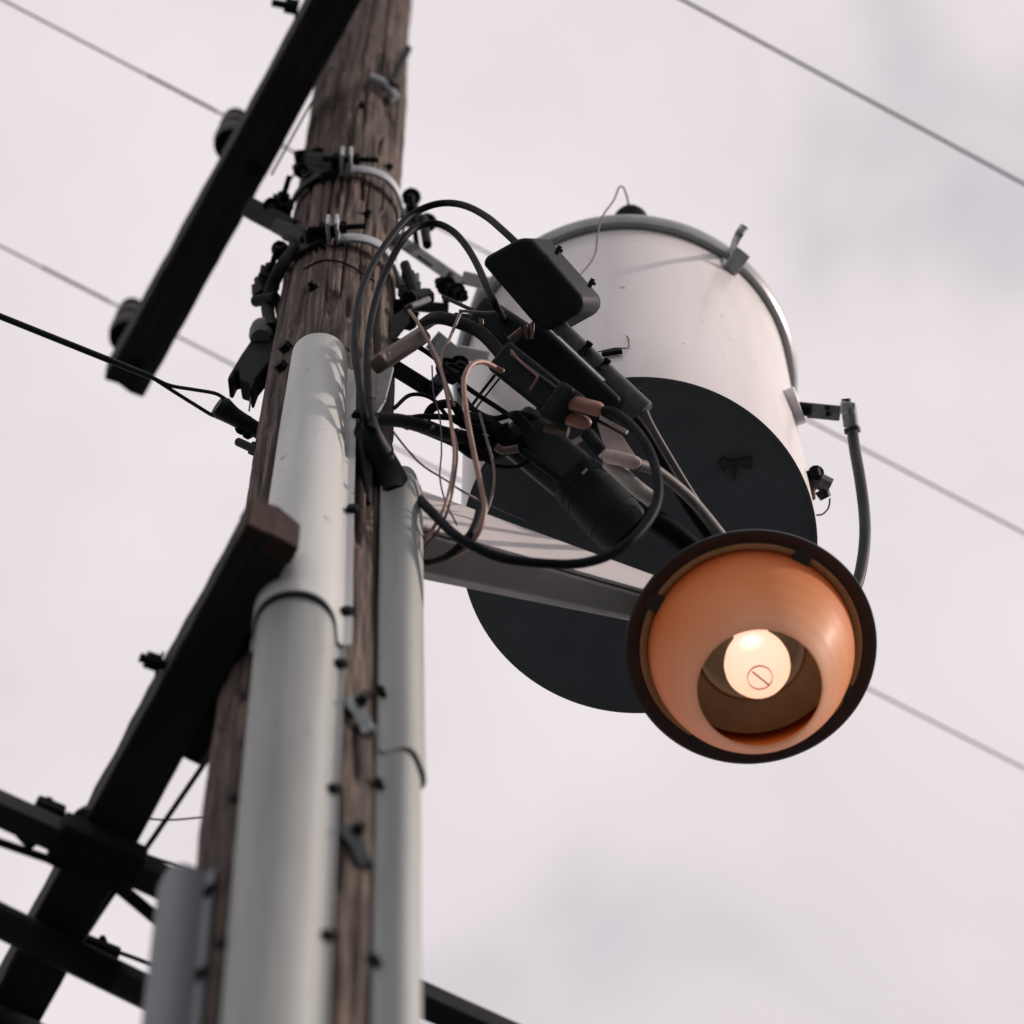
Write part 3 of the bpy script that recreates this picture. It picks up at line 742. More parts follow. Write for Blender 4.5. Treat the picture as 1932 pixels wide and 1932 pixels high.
# stencilled T on the underside
def under(x, y, dz=-0.0015):
    r_ = ray(x, y); q = T0 + TAX * dz; k = (q - CAM).dot(TAX) / r_.dot(TAX); return CAM + r_ * k
for poly in ([(1360, 866), (1366, 862), (1372, 868), (1400, 867), (1406, 862), (1419, 864), (1418, 884), (1404, 882), (1398, 878), (1370, 880), (1366, 890), (1358, 880)],
             [(1381, 876), (1389, 878), (1390, 890), (1387, 908), (1383, 896)]):
    MB().prism([under(x, y, 0.004) for x, y in poly], TAX, 0.008).build('stencil_mark', 'stain', t)
# top bushing with its lead
pbush = T0 + TAX * (TH_ + .06) + (TY * math.cos(R(4)) + TX * math.sin(R(4))) * (TR - .05)
bush = MB().lathe([(.04, -.05), (.036, .06), (.026, .07), (.036, .085), (.026, .095), (.036, .112), (.025, .122), (.034, .14), (.022, .152), (.028, .165), (.014, .175), (.008, .182), (.008, .215), (0, .217)], pbush, TAX, 32).build('bushing', 'black', t)
tipb = pbush + TAX * .212
MB().tube([tipb, D(1183, 372, 9.35), D(1176, 354, 9.3), D(1168, 354, 9.25), D(1158, 378, 9.2), D(1137, 408, 9.1), D(1128, 440, 9.0), D(1122, 482, 8.85), D(1099, 514, 8.6), D(1088, 522, 8.34)], 0.0018, 8).build('lead_wire', 'alu', bush)
# lifting lug, right front
pl, ol = on_tank(39, TH_ - 0.055, 0.0)
tg = TAX.cross(ol).normalized()
lug = MB().box(pl + TAX * -.03, pl + TAX * .05, 0.03, 0.010, ol).build('lifting_lug', 'galv', t, 0.002)
MB().box(pl + ol * 0.004 - TAX * 0.031, pl + ol * 0.045 - TAX * 0.02, 0.03, 0.007, TAX).build('lug_foot', 'galv', lug, 0.002)
pe = D(1376, 468, 9.05)
MB().tube([pl + TAX * .05 + ol * 0.012, D(1390, 446, 9.05), D(1402, 428, 9.05)], [.006, .006, .007], 8).build('hook', 'galv', lug)
MB().tube([pl + TAX * .06 + ol * 0.02, D(1394, 450, 9.03), D(1406, 430, 9.03)], [.004, .004, .006], 8).build('hook', 'galv_dull', lug)
# side terminal with cable clamp
pt = D(1497, 768, 8.85); v_ = pt - T0; v_ -= TAX * v_.dot(TAX)
ht = (pt - T0).dot(TAX); ot = v_.normalized()
pt = T0 + TAX * ht + ot * TR
MB().cyl(pt - ot * .01, pt + ot * 0.016, 0.034, 24).build('terminal_flange', 'paint', t)
dt_ = 8.85
term = MB().cyl(pt, D(1530, 773, dt_), 0.012, 16).build('terminal_stud', 'dark_steel', t)
MB().box(D(1524, 774, dt_), D(1585, 780, dt_), 0.027, 0.012, FWD).build('terminal_plate', 'galv_dull', term, 0.002)
for x, y in ((1560, 769), (1562, 781)):
    MB().cyl(D(x, y, dt_ - .004), D(x, y, dt_ - .012), 0.0045, 10).build('plate_bolt', 'dark_steel', term)
# valve and ground lug
pv, ov = on_tank(96, 0.30, 0.0)
MB().tube([pv - ov * .01, D(1540, 892, 8.62)], .014, 12, smooth=False).build('drain_plug', 'dark_steel', t)
gl = MB().tube([D(1532, 886, 8.6), D(1536, 900, 8.6)], 0.014, 8, smooth=False).build('ground_lug', 'dark_steel', t)
MB().tube([D(1546, 908, 8.6), D(1566, 918, 8.6)], 0.015, 8, smooth=False).build('lug_nut', 'grey_sleeve', gl)
MB().tube([D(1550, 924, 8.6), D(1558, 940, 8.6)], [.013, .010], 8, smooth=False).build('lug_nut', 'black', gl)
MB().tube([D(1530, 912, 8.6), D(1533, 940, 8.62)], 0.006, 8).build('lug_strap', 'copper_wire', gl)
MB().tube([D(1566, 940, 8.6), D(1563, 958, 8.6), D(1552, 970, 8.62), D(1541, 972, 8.65)], 0.0016, 6).build('lug_wire', 'alu', gl)
# rust smear and little bracket on the shell
def shell_hit(x, y, off=0.0015):
    r_ = ray(x, y); o_ = CAM - T0
    d_ = r_ - TAX * r_.dot(TAX); m_ = o_ - TAX * o_.dot(TAX)
    A_, B_, C_ = d_.dot(d_), 2 * d_.dot(m_), m_.dot(m_) - (TR + off) ** 2
    return CAM + r_ * ((-B_ - math.sqrt(max(B_ * B_ - 4 * A_ * C_, 0))) / (2 * A_))
nb_ = MB().box(shell_hit(1135, 668, .008), shell_hit(1174, 662, .008), .008, .012, UP).build('name_bracket', 'dark_steel', t, .001)
MB().tube([shell_hit(1128, 664, .004), shell_hit(1160, 657, .006), shell_hit(1184, 656, .004), shell_hit(1186, 640, .004), shell_hit(1182, 634, .004)], .0012, 6).build('bracket_wire', 'alu', nb_)
# hanger lugs on the pole side
def hanger(pts, w, d):
    return MB().box(D(*pts[0], d), D(*pts[1], d), px(w, d), 0.03, FWD).build('hanger_lug', 'paint', t, .003)
hanger(((872, 523), (922, 536)), 25, 9.12); hanger(((864, 664), (922, 676)), 26, 8.85)

# transformer bracket on the pole
def strut(root, a, b, ya, yb, w, mat, name='strut', th=0.022):
    return MB().box(PY(*a, ya), PY(*b, yb), px(w, 9.0), th, FWD).build(name, mat, root, .002)
t = thing('transformer_bracket', 'upper galvanised bracket strut joining pole and transformer', 'bracket', PY(766, 462, 2.9), 'brackets holding the transformer')
strut(t, (752, 452), (866, 531), 2.86, 3.0, 24, 'galv_dull')
strut(t, (790, 484), (812, 500), 2.868, 2.897, 5, 'dark_steel', 'slot', .01)
for x, y, dx, dy in ((842, 540, -10, -6), (861, 552, 10, 6), (776, 372, -2, -16), (806, 420, -3, -14)):
    p = PY(x, y, 2.9)
    bolt_mb(p, PY(x + dx, y + dy, 2.9) - p, .014, .034, .03).build('bolt', 'dark_steel', t)
MB().cyl(PY(798, 412, 2.88), PY(806, 462, 2.88), .009, 10).build('rod', 'dark_steel', t)
MB().cyl(PY(850, 520, 2.95), PY(842, 566, 2.95), .008, 10).build('rod', 'dark_steel', t)
strut(t, (912, 538), (896, 582), 3.0, 3.02, 20, 'galv_dull', 'back_plate')
t = thing('transformer_bracket', 'lower dark bracket with bent steel strut joining pole and transformer', 'bracket', PY(746, 696, 2.9), 'brackets holding the transformer')
strut(t, (738, 690), (818, 740), 2.86, 2.93, 30, 'dark_steel'); strut(t, (812, 741), (840, 708), 2.92, 2.96, 26, 'dark_steel')
strut(t, (818, 642), (860, 678), 2.93, 2.98, 40, 'galv', 'plate', .012)
MB().cyl(PY(764, 500, 2.84), PY(786, 566, 2.86), .0095, 10).build('rod', 'dark_steel', t)
m = MB(); m.tube([PY(772, 566, 2.86), PY(806, 560, 2.87)], .017, 8); m.build('clamp', 'dark_steel', t)
MB().box(PY(770, 580, 2.85), PY(806, 566, 2.85), px(12), .02, FWD).build('clamp_wing', 'galv_dull', t, .002)
MB().box(PY(748, 574, 2.88), PY(836, 582, 2.92), px(22), .03, FWD).build('channel', 'dark_steel', t, .003)
for x, y in ((850, 705), (866, 690), (842, 694), (758, 590), (770, 604)):
    p = PY(x, y, 2.9); bolt_mb(p, PY(x + 6, y + 14, 2.9) - p, .014, .03, .02).build('bolt', 'dark_steel', t)
yq = 2.83
MB().prism([PY(698, 690, yq), PY(743, 694, yq), PY(727, 757, yq), PY(700, 800, yq)], Vector((.2, 1, -.2)), .006).build('gusset_plate', 'galv_dull', t, .001)
MB().prism([PY(740, 600, 2.86), PY(772, 580, 2.86), PY(772, 606, 2.86), PY(744, 640, 2.86)], Vector((.2, 1, -.2)), .008).build('gusset_plate', 'dark_steel', t, .001)
o = MB().box(PY(712, 688, 2.74), PY(797, 633, 2.76), px(34), px(34), FWD).build('tube_arm', 'brown_tube', None, .008, 3, loc=PY(712, 688, 2.74))
tag(o, 'brown square steel tube stub jutting from the pole under the loops', 'tube')

# ------------------------------------------------------------------ secondary cables and connectors
CG = 'black cables near the transformer'
r65 = 0.0062
Yc = [2.735, 2.71, 2.69, 2.68, 2.67, 2.66, 2.65, 2.64, 2.63, 2.62, 2.61, 2.60, 2.59]
xy = [(694, 806), (688, 784), (676, 711), (669, 648), (676, 572), (695, 516), (725, 465), (766, 414), (804, 391), (842, 383), (880, 389), (918, 409), (949, 435), (980, 464)]
wire('loop_cable', [PY(x, y, float(np.interp(i, range(len(Yc)), Yc))) for i, (x, y) in enumerate(xy)], r65, 'rubber', 'outer black cable arching from the guard boot into the black junction cover', 'cable', CG, 14)
xy = [(703, 812), (697, 765), (692, 698), (697, 622), (715, 546), (741, 485), (766, 445), (791, 427), (824, 422), (855, 437), (880, 465), (901, 501), (921, 546), (938, 582), (960, 610)]
wire('loop_cable', [PY(x, y, 2.735 - 0.075 * min(i / 6, 1)) for i, (x, y) in enumerate(xy[:-2])] + [D(938, 580, 8.36), D(952, 606, 8.46)], r65, 'rubber', 'inner black cable arching from the guard boot, lower of the two loops', 'cable', CG, 14)
t = thing('cable_boot', 'black rubber boot where cables enter the slim right guard', 'boot', PY(735, 905, 2.82))
MB().tube([PY(697, 796, 2.74), PY(700, 816, 2.75), PY(712, 850, 2.78), PY(728, 885, 2.81), PY(742, 915, 2.83), PY(746, 940, 2.84)], [.013, .016, .022, .025, .026, .026], 18).build('boot', 'black', t)
MB().tube([PY(686, 800, 2.765), PY(684, 830, 2.785), PY(690, 880, 2.80), PY(696, 950, 2.82)], [.012, .016, .012, .003], 12).build('tail', 'black', t)

t = thing('junction_cover', 'large black moulded junction cover fed by the outer loop cable', 'junction box', D(1025, 535, 8.35))
fr = [D(x, y, 8.26) for x, y in ((908, 493), (918, 482), (972, 452), (990, 447), (1004, 452), (1096, 556), (1102, 570), (1094, 590), (1036, 622), (1022, 624), (1010, 616), (912, 502))]
bk = [p + FWD * .085 + RGT * .033 + UPV * .003 for p in fr]
kk = len(fr)
MB().add(fr + bk, [tuple(range(kk - 1, -1, -1)), tuple(range(kk, 2 * kk))] + [(a, (a + 1) % kk, (a + 1) % kk + kk, a + kk) for a in range(kk)]).build('cover', 'black', t, .009, 4)
for x, y in ((1054, 472), (1116, 534)):
    m = MB().tube([D(x - 5, y + 8, 8.27), D(x + 3, y - 8, 8.27)], .004, 8); m.build('latch', 'black', t)
    MB().tube([D(x - 6, y - 1, 8.27), D(x + 8, y + 2, 8.27)], .003, 8).build('latch_pin', 'black', t)
MB().tube([D(1030, 590, 8.3), D(1062, 622, 8.28)], .014, 14).build('neck', 'grey_sleeve', t)

t = thing('cable_sleeve', 'dark grey tubular splice sleeve with black clips below the junction cover', 'sleeve', D(1140, 690, 8.27))
MB().tube([D(1052, 612, 8.28), D(1060, 620, 8.28), D(1205, 756, 8.22), D(1214, 765, 8.22), D(1218, 772, 8.22)], [.0125, .0125, .0125, .0125, .008], 20, k=6).build('sleeve', 'grey_sleeve', t)
for x, y in ((1104, 658), (1138, 690), (1198, 746)):
    m = MB().tube([D(x - 4, y - 4, 8.25), D(x + 4, y + 4, 8.25)], .0148, 20, smooth=False)
    m.box(D(x + 2, y - 14, 8.235), D(x + 14, y - 6, 8.235), .006, .008, FWD); m.box(D(x - 14, y + 2, 8.235), D(x - 4, y + 10, 8.235), .005, .008, FWD)
    m.build('clip', 'black', t, .001)
wire('feed_cable', [D(1214, 772, 8.22), D(1235, 815, 8.22), D(1300, 924, 8.24), D(1345, 989, 8.27), D(1400, 1070, 8.3)], px(7), 'pale_cable', 'slim grey cable from the splice sleeve down behind the lamp', 'cable', CG)
wire('feed_cable', [D(1196, 790, 8.3), D(1225, 830, 8.3), D(1290, 940, 8.32), D(1330, 1000, 8.33), D(1390, 1085, 8.34)], px(11), 'rubber', 'black cable alongside the slim grey cable behind the lamp', 'cable', CG)

t = thing('secondary_connector', 'black connector block between junction cover and tank underside', 'connector', D(1060, 700, 8.36))
MB().box(D(985, 632, 8.4), D(1150, 790, 8.36), px(86), 0.06, FWD).build('body', 'black', t, .012, 3)
MB().box(D(905, 590, 8.5), D(1010, 660, 8.42), px(70), 0.05, FWD).build('stub', 'black', t, .012, 3)
for a, b, r_ in (((1003, 640), (1005, 610), 4), ((960, 640), (985, 620), 5), ((992, 612), (994, 640), 3), ((908, 600), (909, 612), 4)):
    MB().cyl(D(*a, 8.36), D(*b, 8.36), px(r_), 8).build('contact', 'copper_wire', t)

t = thing('copper_connector', 'black clamp connector with twin copper sleeves at its end', 'connector', D(1010, 725, 8.25))
MB().box(D(948, 676, 8.3), D(1060, 764, 8.22), px(66), 0.05, FWD).build('body', 'black', t, .008, 3)
MB().box(D(1048, 757, 8.22), D(1076, 776, 8.2), px(78), 0.058, FWD).build('end_boot', 'black', t, .01, 3)
MB().box(D(964, 668, 8.265), D(1066, 744, 8.19), px(6), 0.01, FWD).build('rib', 'block', t, .002)
MB().box(D(985, 668, 8.265), D(1074, 738, 8.2), px(5), 0.01, FWD).build('rib', 'block', t, .002)
MB().tube([D(1074, 758, 8.2), D(1120, 770, 8.18), D(1130, 773, 8.18), D(1138, 776, 8.18)], [.0125, .0125, .0125, .0085], 20, k=6).build('copper_sleeve', 'copper', t)
MB().tube([D(1056, 784, 8.22), D(1100, 797, 8.2), D(1108, 800, 8.2)], [.012, .012, .009], 20, k=6).build('copper_sleeve', 'copper', t)
MB().tube([D(1028, 806, 8.25), D(1072, 816, 8.24)], .009, 16).build('copper_sleeve', 'brown_tube', t)
MB().cyl(D(1080, 836, 8.2), D(1097, 827, 8.2), px(6), 12).build('lug', 'pink_plastic', t)
MB().tube([D(964, 661, 8.25), D(985, 685, 8.22), D(1008, 704, 8.2), D(1014, 712, 8.19), D(1000, 735, 8.2)], px(2.5), 8, k=3).build('bare_strand', 'copper_wire', t)

wire('arch_cable', [D(800, 612, 8.6), D(822, 600, 8.5), D(855, 605, 8.45), D(906, 627, 8.4), D(944, 666, 8.33), D(968, 700, 8.28)], px(13), 'rubber', 'thick black cable arching from the bracket into the copper connector', 'cable', CG, 14)
wire('arch_cable', [D(860, 598, 8.55), D(900, 605, 8.5), D(940, 630, 8.46), D(980, 660, 8.42)], px(9), 'rubber', 'black cable just above the thick arching cable', 'cable', CG, 12)

wire('loop_cable', [D(1136, 774, 8.18), D(1162, 780, 8.14), D(1192, 804, 8.08), D(1215, 833, 8.02), D(1233, 871, 7.97), D(1241, 908, 7.92), D(1239, 948, 7.88), D(1223, 983, 7.84), D(1192, 1019, 7.8), D(1152, 1046, 7.78),
      D(1101, 1062, 7.76), D(1040, 1064, 7.75), D(950, 1054, 7.75), D(892, 1030, 7.77), D(857, 1008, 7.8), D(828, 980, 7.86), D(800, 951, 7.96), D(778, 928, 8.22), D(760, 910, 8.42)], px(9.5, 7.9), 'rubber', 'large black cable loop hanging in front of lamp arm and tank underside', 'cable', CG, 16)

t = thing('splice_canister', 'fat black cylindrical splice canister against the tank underside', 'canister', D(1130, 950, 8.25))
MB().tube([D(1084, 902, 8.28), D(1090, 908, 8.28), D(1172, 996, 8.22), D(1180, 1004, 8.22)], [.042, .048, .048, .043], 32, k=2, smooth=False).build('body', 'black', t, .004)
for u in (.16, .3, .84):
    c_ = D(1090, 908, 8.28).lerp(D(1172, 996, 8.22), u); ax_ = (D(1172, 996, 8.22) - D(1090, 908, 8.28)).normalized()
    MB().cyl(c_ - ax_ * .0035, c_ + ax_ * .0035, .0492, 32).build('seam', 'black', t, .001)
MB().box(D(968, 806, 8.36), D(1088, 905, 8.3), px(104), 0.055, FWD).build('neck_block', 'block', t, .012, 3)
MB().tube([D(984, 850, 8.28), D(1030, 884, 8.27), D(1082, 922, 8.26)], px(8), 10).build('tie_rod', 'black', t)
MB().cyl(D(1099, 894, 8.2), D(1108, 884, 8.2), px(2.5), 8).build('pin', 'galv', t)
MB().tube([D(966, 792, 8.28), D(972, 786, 8.28), D(985, 796, 8.28), D(1000, 815, 8.28)], px(12), 12).build('ear', 'black', t)
MB().tube([D(1110, 820, 8.25), D(1125, 840, 8.22), D(1145, 862, 8.2)], px(13), 12).build('side_lug', 'black', t)
wire('tail_cable', [D(1190, 960, 8.3), D(1240, 985, 8.3), D(1300, 1030, 8.3), D(1345, 1080, 8.3)], px(22), 'rubber', 'thick black cable leaving the splice canister towards the lamp', 'cable', CG, 16)

t = thing('tap_connector', 'pale pink plastic tap connector with flat plate on the tank underside', 'connector', D(1170, 840, 8.16))
PLN = (-FWD + Vector((.5, 0, .1))).normalized()
MB().prism([D(1127, 797, 8.18), D(1172, 822, 8.16), D(1203, 868, 8.13), D(1156, 862, 8.14), D(1140, 838, 8.16)], PLN, .006).build('plate', 'pink_plastic', t, .001)
MB().box(D(1133, 788, 8.17), D(1183, 816, 8.15), px(7), .01, FWD).build('flange', 'pink_plastic', t, .001)
MB().tube([D(1140, 860, 8.12), D(1152, 862, 8.12), D(1196, 873, 8.1), D(1203, 876, 8.1)], [.0095, .0115, .0115, .008], 20, k=4).build('barrel', 'pink_plastic', t)
MB().cyl(D(1134, 866, 8.13), D(1150, 850, 8.13), px(8), 12).build('collar', 'pink_plastic', t)
wire('taped_sleeve', [D(1148, 872, 8.14), D(1175, 896, 8.12), D(1200, 920, 8.1), D(1232, 944, 8.1)], px(15), 'pale_tape', 'pale grey taped cable sleeve below the pink tap connector', 'sleeve', None, 18)
for a, b in (((1168, 886), (1174, 893)), ((1176, 905), (1188, 912))): pass
wire('feed_cable', [D(1203, 876, 8.1), D(1223, 882, 8.12), D(1243, 891, 8.14), D(1304, 942, 8.2), D(1363, 1013, 8.28), D(1420, 1085, 8.3)], px(11), 'pale_cable', 'thick pale grey cable from the pink tap connector down behind the lamp', 'cable', CG, 14)

t = thing('cable_bundle', 'bundle of black cables reaching from pole to the connectors', 'cable', D(703, 790, 8.1))
for pts, r_ in (([(690, 790, 8.05), (730, 792, 8.1), (766, 796, 8.15), (842, 818, 8.25), (900, 830, 8.3), (980, 850, 8.32)], 13),
                ([(800, 800, 8.3), (817, 769, 8.3), (855, 764, 8.3), (880, 800, 8.3), (930, 812, 8.3), (975, 830, 8.3)], 9),
                ([(740, 796, 8.2), (800, 786, 8.25), (870, 790, 8.3), (930, 800, 8.3), (965, 815, 8.3)], 6),
                ([(790, 800, 8.3), (860, 830, 8.3), (900, 855, 8.3), (940, 850, 8.3), (990, 830, 8.3)], 15),
                ([(880, 792, 8.32), (910, 796, 8.32), (940, 815, 8.3), (960, 835, 8.3)], 16)):
    MB().tube([D(*p) for p in pts], px(r_), 12).build('strand', 'rubber', t)
wire('tank_lead', [D(990, 640, 8.45), D(948, 690, 8.5), D(905, 745, 8.5), D(880, 780, 8.45)], px(3), 'rubber', 'thin dark lead slanting across the tank left side', 'wire')
wire('tank_lead', [D(1002, 645, 8.44), D(958, 695, 8.49), D(912, 752, 8.49), D(888, 785, 8.44)], px(2), 'rubber', 'thinner dark lead right of the slanting tank lead', 'wire')

for pts, r_, lab in (([(742, 640, 8.5), (790, 655, 8.45), (838, 690, 8.4), (880, 730, 8.38), (940, 770, 8.35), (985, 800, 8.32)], 5, 'slim black lead sagging from lower bracket to the splice canister'),
                     ([(836, 560, 8.75), (880, 580, 8.6), (925, 600, 8.5), (960, 640, 8.4), (975, 690, 8.3)], 4, 'slim black lead from upper bracket bolts to the copper connector'),
                     ([(744, 770, 8.2), (775, 745, 8.25), (815, 752, 8.3), (850, 790, 8.3), (905, 815, 8.3), (960, 800, 8.3)], 4, 'thin black wire humped above the black cable bundle'),
                     ([(868, 735, 8.4), (890, 770, 8.35), (930, 790, 8.32), (975, 780, 8.3), (1010, 790, 8.28)], 6, 'black lead curling below the salmon copper wire bend'),
                     ([(905, 860, 8.3), (935, 878, 8.28), (975, 880, 8.28), (1010, 865, 8.28)], 4, 'short black lead hanging at the lower edge of the cable bundle')):
    wire('black_lead', [D(*p) for p in pts], px(r_), 'rubber', lab, 'wire', 'slim black leads')
MB().tube([D(935, 842, 8.24), D(950, 850, 8.24), D(978, 846, 8.24)], px(8), 10).build('taped_joint', 'brown_tube', bpy.data.objects['cable_bundle'])
for x, y, d_ in ((770, 797, 8.16), (800, 805, 8.2), (860, 822, 8.27)):
    MB().cyl(D(x - 4, y - 1, d_), D(x + 4, y + 1, d_), px(14.5), 14).build('cable_tie', 'block', bpy.data.objects['cable_bundle'])
WG = 'loose thin wires by the pole'
wire('copper_wire', [D(948, 700, 8.22), D(932, 692, 8.18), D(912, 683, 8.14), D(893, 686, 8.1), D(881, 700, 8.08), D(875, 725, 8.06), D(880, 780, 8.0), D(893, 850, 7.95), D(912, 940, 7.88), D(914, 965, 7.86), D(905, 1000, 7.84), D(878, 1035, 7.84), D(835, 1054, 7.86), D(790, 1060, 7.95)],
     px(5), 'copper_wire', 'thick salmon copper wire bending down from the copper connector', 'wire', WG)
wire('copper_wire', [D(772, 586, 8.4), D(790, 612, 8.35), D(818, 662, 8.28), D(833, 700, 8.22), D(845, 752, 8.15), D(852, 810, 8.08), D(857, 855, 8.0), D(852, 905, 7.93), D(838, 958, 7.88), D(815, 1000, 7.88), D(794, 1028, 7.96)], px(3.4), 'copper_wire', 'brown copper wire running down from the bracket clamp', 'wire', WG)
wire('tan_wire', [D(952, 588, 8.4), D(915, 590, 8.4), D(872, 587, 8.4), D(868, 592, 8.4), D(848, 640, 8.35), D(832, 682, 8.3), D(838, 715, 8.25), D(850, 745, 8.2), D(857, 765, 8.18)], px(3.2), 'tan_wire', 'straight tan wire crossing the brown copper wire', 'wire', WG)
wire('violet_wire', [D(811, 660, 8.3), D(830, 700, 8.25), D(842, 745, 8.2), D(852, 800, 8.1), D(862, 850, 8.02), D(858, 900, 7.95), D(846, 960, 7.9), D(822, 1008, 7.9), D(795, 1040, 7.95)], px(2.6), 'violet_wire', 'thin violet wire dropping in front of the lamp arm', 'wire', WG)
wire('violet_wire', [D(740, 812, 8.0), D(770, 850, 8.0), D(800, 880, 8.02), D(840, 905, 8.06), D(878, 930, 8.1), D(930, 955, 8.2), D(1000, 985, 8.35)], px(2), 'violet_wire', 'thin violet wire slanting right from the pole behind the copper wires', 'wire', WG)
wire('tan_wire', [D(905, 780, 8.22), D(920, 835, 8.18), D(931, 880, 8.15), D(931, 920, 8.12), D(920, 960, 8.1), D(905, 985, 8.08)], px(2.8), 'tan_wire', 'thin tan wire curving over the dark tank underside', 'wire', WG)
wire('violet_wire', [D(815, 690, 8.3), D(818, 740, 8.25), D(830, 790, 8.2), D(833, 850, 8.1), D(830, 900, 8.05), D(840, 945, 8.0), D(862, 990, 7.95)], px(1.6), 'violet_wire', 'hair-thin violet wire nearest the right guard top', 'wire', WG)
wire('black_lead', [D(905, 960, 7.92), D(898, 985, 7.88), D(885, 1010, 7.84), D(850, 1045, 7.84), D(820, 1060, 7.88), D(790, 1066, 7.95)], px(7), 'rubber', 'short black lead curving under the salmon copper wire', 'wire', WG)

# cable from the side terminal
t = thing('terminal_connector', 'small metal clamp gripping the cable at transformer right side', 'clamp', D(1603, 778, dt_))
MB().tube([D(1601, 766, dt_), D(1606, 806, dt_)], .0135, 14, smooth=False).build('barrel', 'galv_dull', t, .003)
MB().box(D(1585, 768, dt_), D(1613, 772, dt_), px(26), .026, FWD).build('jaw', 'galv', t, .003)
MB().cyl(D(1597, 762, dt_), D(1596, 752, dt_), .008, 6).build('bolt', 'dark_steel', t)
MB().tube([D(1607, 806, dt_), D(1609, 818, dt_)], .0145, 16, smooth=False).build('collar', 'black', t, .002)
wire('terminal_cable', [D(1608, 812, dt_), D(1613, 850, 8.8), D(1622, 900, 8.72), D(1630, 960, 8.65), D(1632, 1010, 8.58), D(1627, 1060, 8.52), D(1616, 1105, 8.46), D(1590, 1160, 8.42)], px(11.2, 8.6), 'grey_cable', 'dark grey cable curving down from the transformer right side behind the lamp', 'cable', CG, 18)

# ------------------------------------------------------------------ street lamp
RIM = D(1417, 1221, 8.0)
LAX = (Vector((-0.028, 0.012, 1.0))).normalized()
ZL = RIM.z - CAM.z
t = thing('street_lamp', 'street lamp with amber bowl and dark shade on a pale arm', 'lamp', RIM)
LAMP = t
a0 = on_pole(70, RIM.z + 0.10, -0.01)
def arm_sec(top, bot, zt, h, dep):
    """front face from picture line top to bot, then the belly going back"""
    p1 = PZ(*top, zt + h / 2); p2 = PZ(*bot, zt - h / 2)
    return p1, p2
# arm: lofted tapered section, pale front plate with a rounded belly behind it
A0, A1 = PZ(715, 958, ZL + .10), PZ(1330, 1145, ZL + .10)
ad = (A1 - A0); ad.z = 0; ad.normalize(); an = Vector((ad.y, -ad.x, 0))     # an: to the camera side
def loft(sections, name, mat, parent, bevel=0.0):
    k = len(sections[0]); v = [p for s_ in sections for p in s_]; f = []
    for i in range(len(sections) - 1):
        for j in range(k):
            f.append((i * k + j, i * k + (j + 1) % k, (i + 1) * k + (j + 1) % k, (i + 1) * k + j))
    f += [tuple(range(k)), tuple((len(sections) - 1) * k + j for j in range(k))]
    return MB().add(v, f).build(name, mat, parent, bevel)
LEN = (A1 - A0).length
secs = []; front = []
for i in range(17):
    u = i / 16; c = A0 + ad * LEN * u
    h = 0.125 - 0.07 * u; dep = 0.094 - 0.05 * u; top = h * .5 + .055 * (1 - u)
    sec = [c + an * 0.0 + UP * top, c + an * 0.0 - UP * h * .47, c - an * dep * .1 - UP * h * .5, c - an * dep * .7 - UP * h * .5, c - an * dep * .95 - UP * h * .35, c - an * dep + UP * h * .1, c - an * dep * .8 + UP * top]
    secs.append(sec)
    front.append([c + an * .009 + UP * (top + .006), c + an * .009 - UP * h * .42, c + an * .003 - UP * h * .42, c + an * .003 + UP * (top + .006)])
arm = loft(secs, 'arm', 'arm_body', t, .003)
loft(front, 'arm_face_plate', 'lamp_arm', arm, .001)
cb = A0 + ad * LEN * .5 - an * .015 + UP * .075
MB().cyl(cb - UP * .01, cb + UP * .03, .012, 12).build('arm_bolt', 'copper_wire', arm)
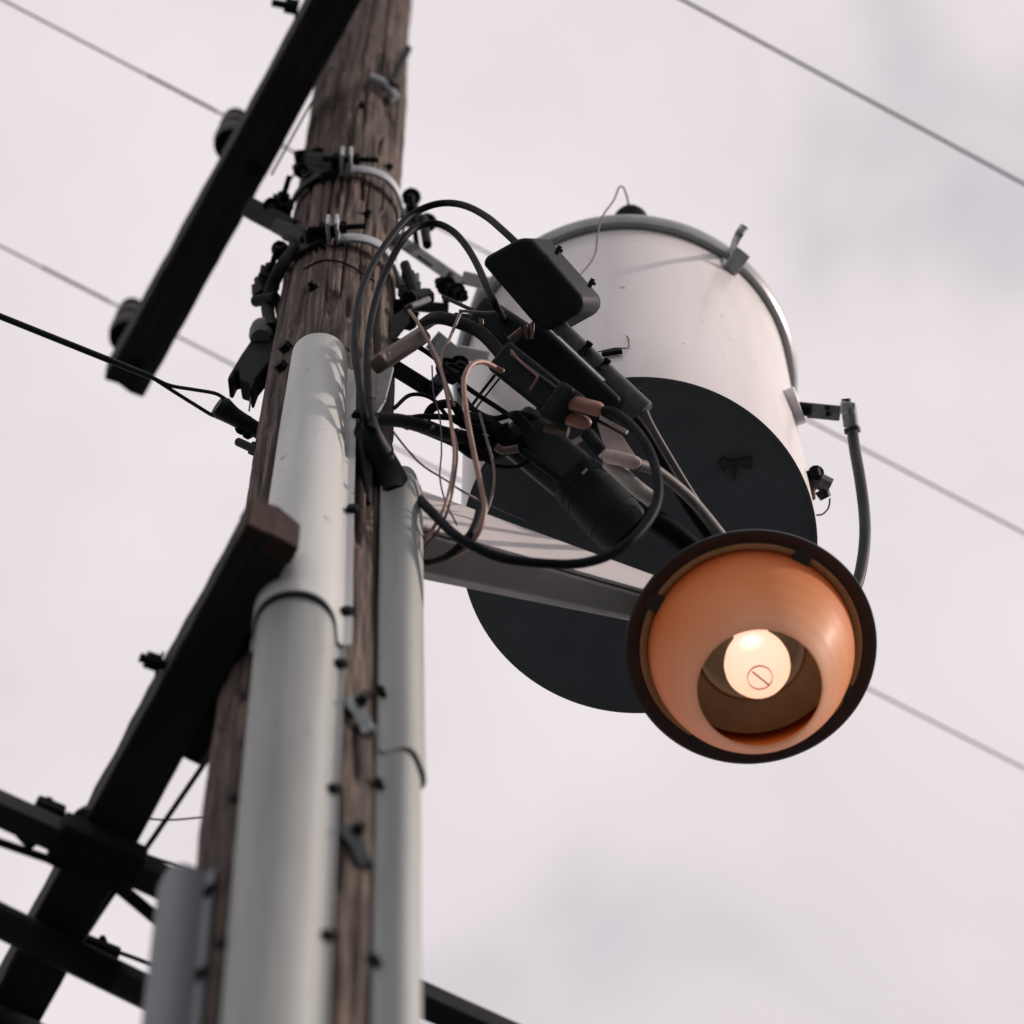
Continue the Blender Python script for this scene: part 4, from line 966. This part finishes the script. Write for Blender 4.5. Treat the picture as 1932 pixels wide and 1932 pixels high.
# housing and shade
MB().lathe([(0.0, .30), (.05, .30), (.07, .28), (.075, .2), (.085, .15), (.11, .12)], RIM, LAX, 48).build('housing', 'shade', t)
shade = MB().lathe([(.09, .135), (.13, .115), (.165, .075), (.188, .03), (.197, .004), (.2, .0), (.2, -.004), (.196, -.006), (.178, -.001), (.1765, .004)], RIM, LAX, 128).build('shade', 'shade', t)
MB().lathe([(.1650, .004), (.1768, -.0035), (.178, .028), (.168, .06), (.15, .085), (.10, .095), (.0, .096)], RIM, LAX, 96).build('shade_lining', 'shade_in', shade)
# socket plate and reflector collar
MB().lathe([(.143, -.012), (.088, -.006), (.083, -.012), (.081, .05), (.07, .055), (0, .056)], RIM, LAX, 80).build('socket_plate', 'lamp_inner', t)
# amber refractor bowl
prof_o = [(.160, .035), (.163, .012), (.164, -.008), (.1605, -.04), (.152, -.073), (.139, -.106), (.123, -.138), (.109, -.161), (.1025, -.171), (.0995, -.174)]
prof_i = [(.0975, -.171), (.101, -.161), (.116, -.138), (.132, -.106), (.146, -.073), (.155, -.04), (.159, -.008), (.156, .035)]
def ripple(pr):
    q = []
    for (r0, h0), (r1, h1) in zip(pr[:-1], pr[1:]):
        for k_ in range(6):
            u = k_ / 6; q.append((r0 + (r1 - r0) * u + (0.00035 if k_ % 2 else 0), h0 + (h1 - h0) * u))
    return q + [pr[-1]]
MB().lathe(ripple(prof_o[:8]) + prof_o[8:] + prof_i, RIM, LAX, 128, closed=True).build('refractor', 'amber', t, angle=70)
# bulb
bulb = MB().lathe([(0.0, -.128), (.012, -.1275), (.024, -.124), (.036, -.116), (.046, -.103), (.0515, -.086), (.052, -.07), (.049, -.05), (.042, -.025), (.033, .0), (.028, .03), (.028, .06)], RIM + Vector((0.004, 0, 0)), LAX, 64).build('bulb', 'bulb', t)
bc = RIM - LAX * .128
MB().lathe([(.0190, -.0022), (.0195, -.0026), (.0200, -.0022), (.0200, .004), (.0190, .004)], bc + Vector((.004, 0, .0)), LAX, 40, closed=True).build('tip_ring', 'pink_plastic', bulb)
MB().cyl(bc + Vector((-.008, -.011, -.002)), bc + Vector((.018, .012, -.002)), .0013, 8).build('filament_support', 'brown_tube', bulb)
# clips
for ang in (28, 118, 208, 298):
    a_, x_, y_ = frame_for(LAX)
    o_ = Vector((math.sin(R(ang)), -math.cos(R(ang)), 0)); o_ = (o_ - LAX * o_.dot(LAX)).normalized()
    MB().box(RIM + o_ * .155 - LAX * .004, RIM + o_ * .186 + LAX * .004, .028, .016, LAX).build('clip', 'shade', t, .002)
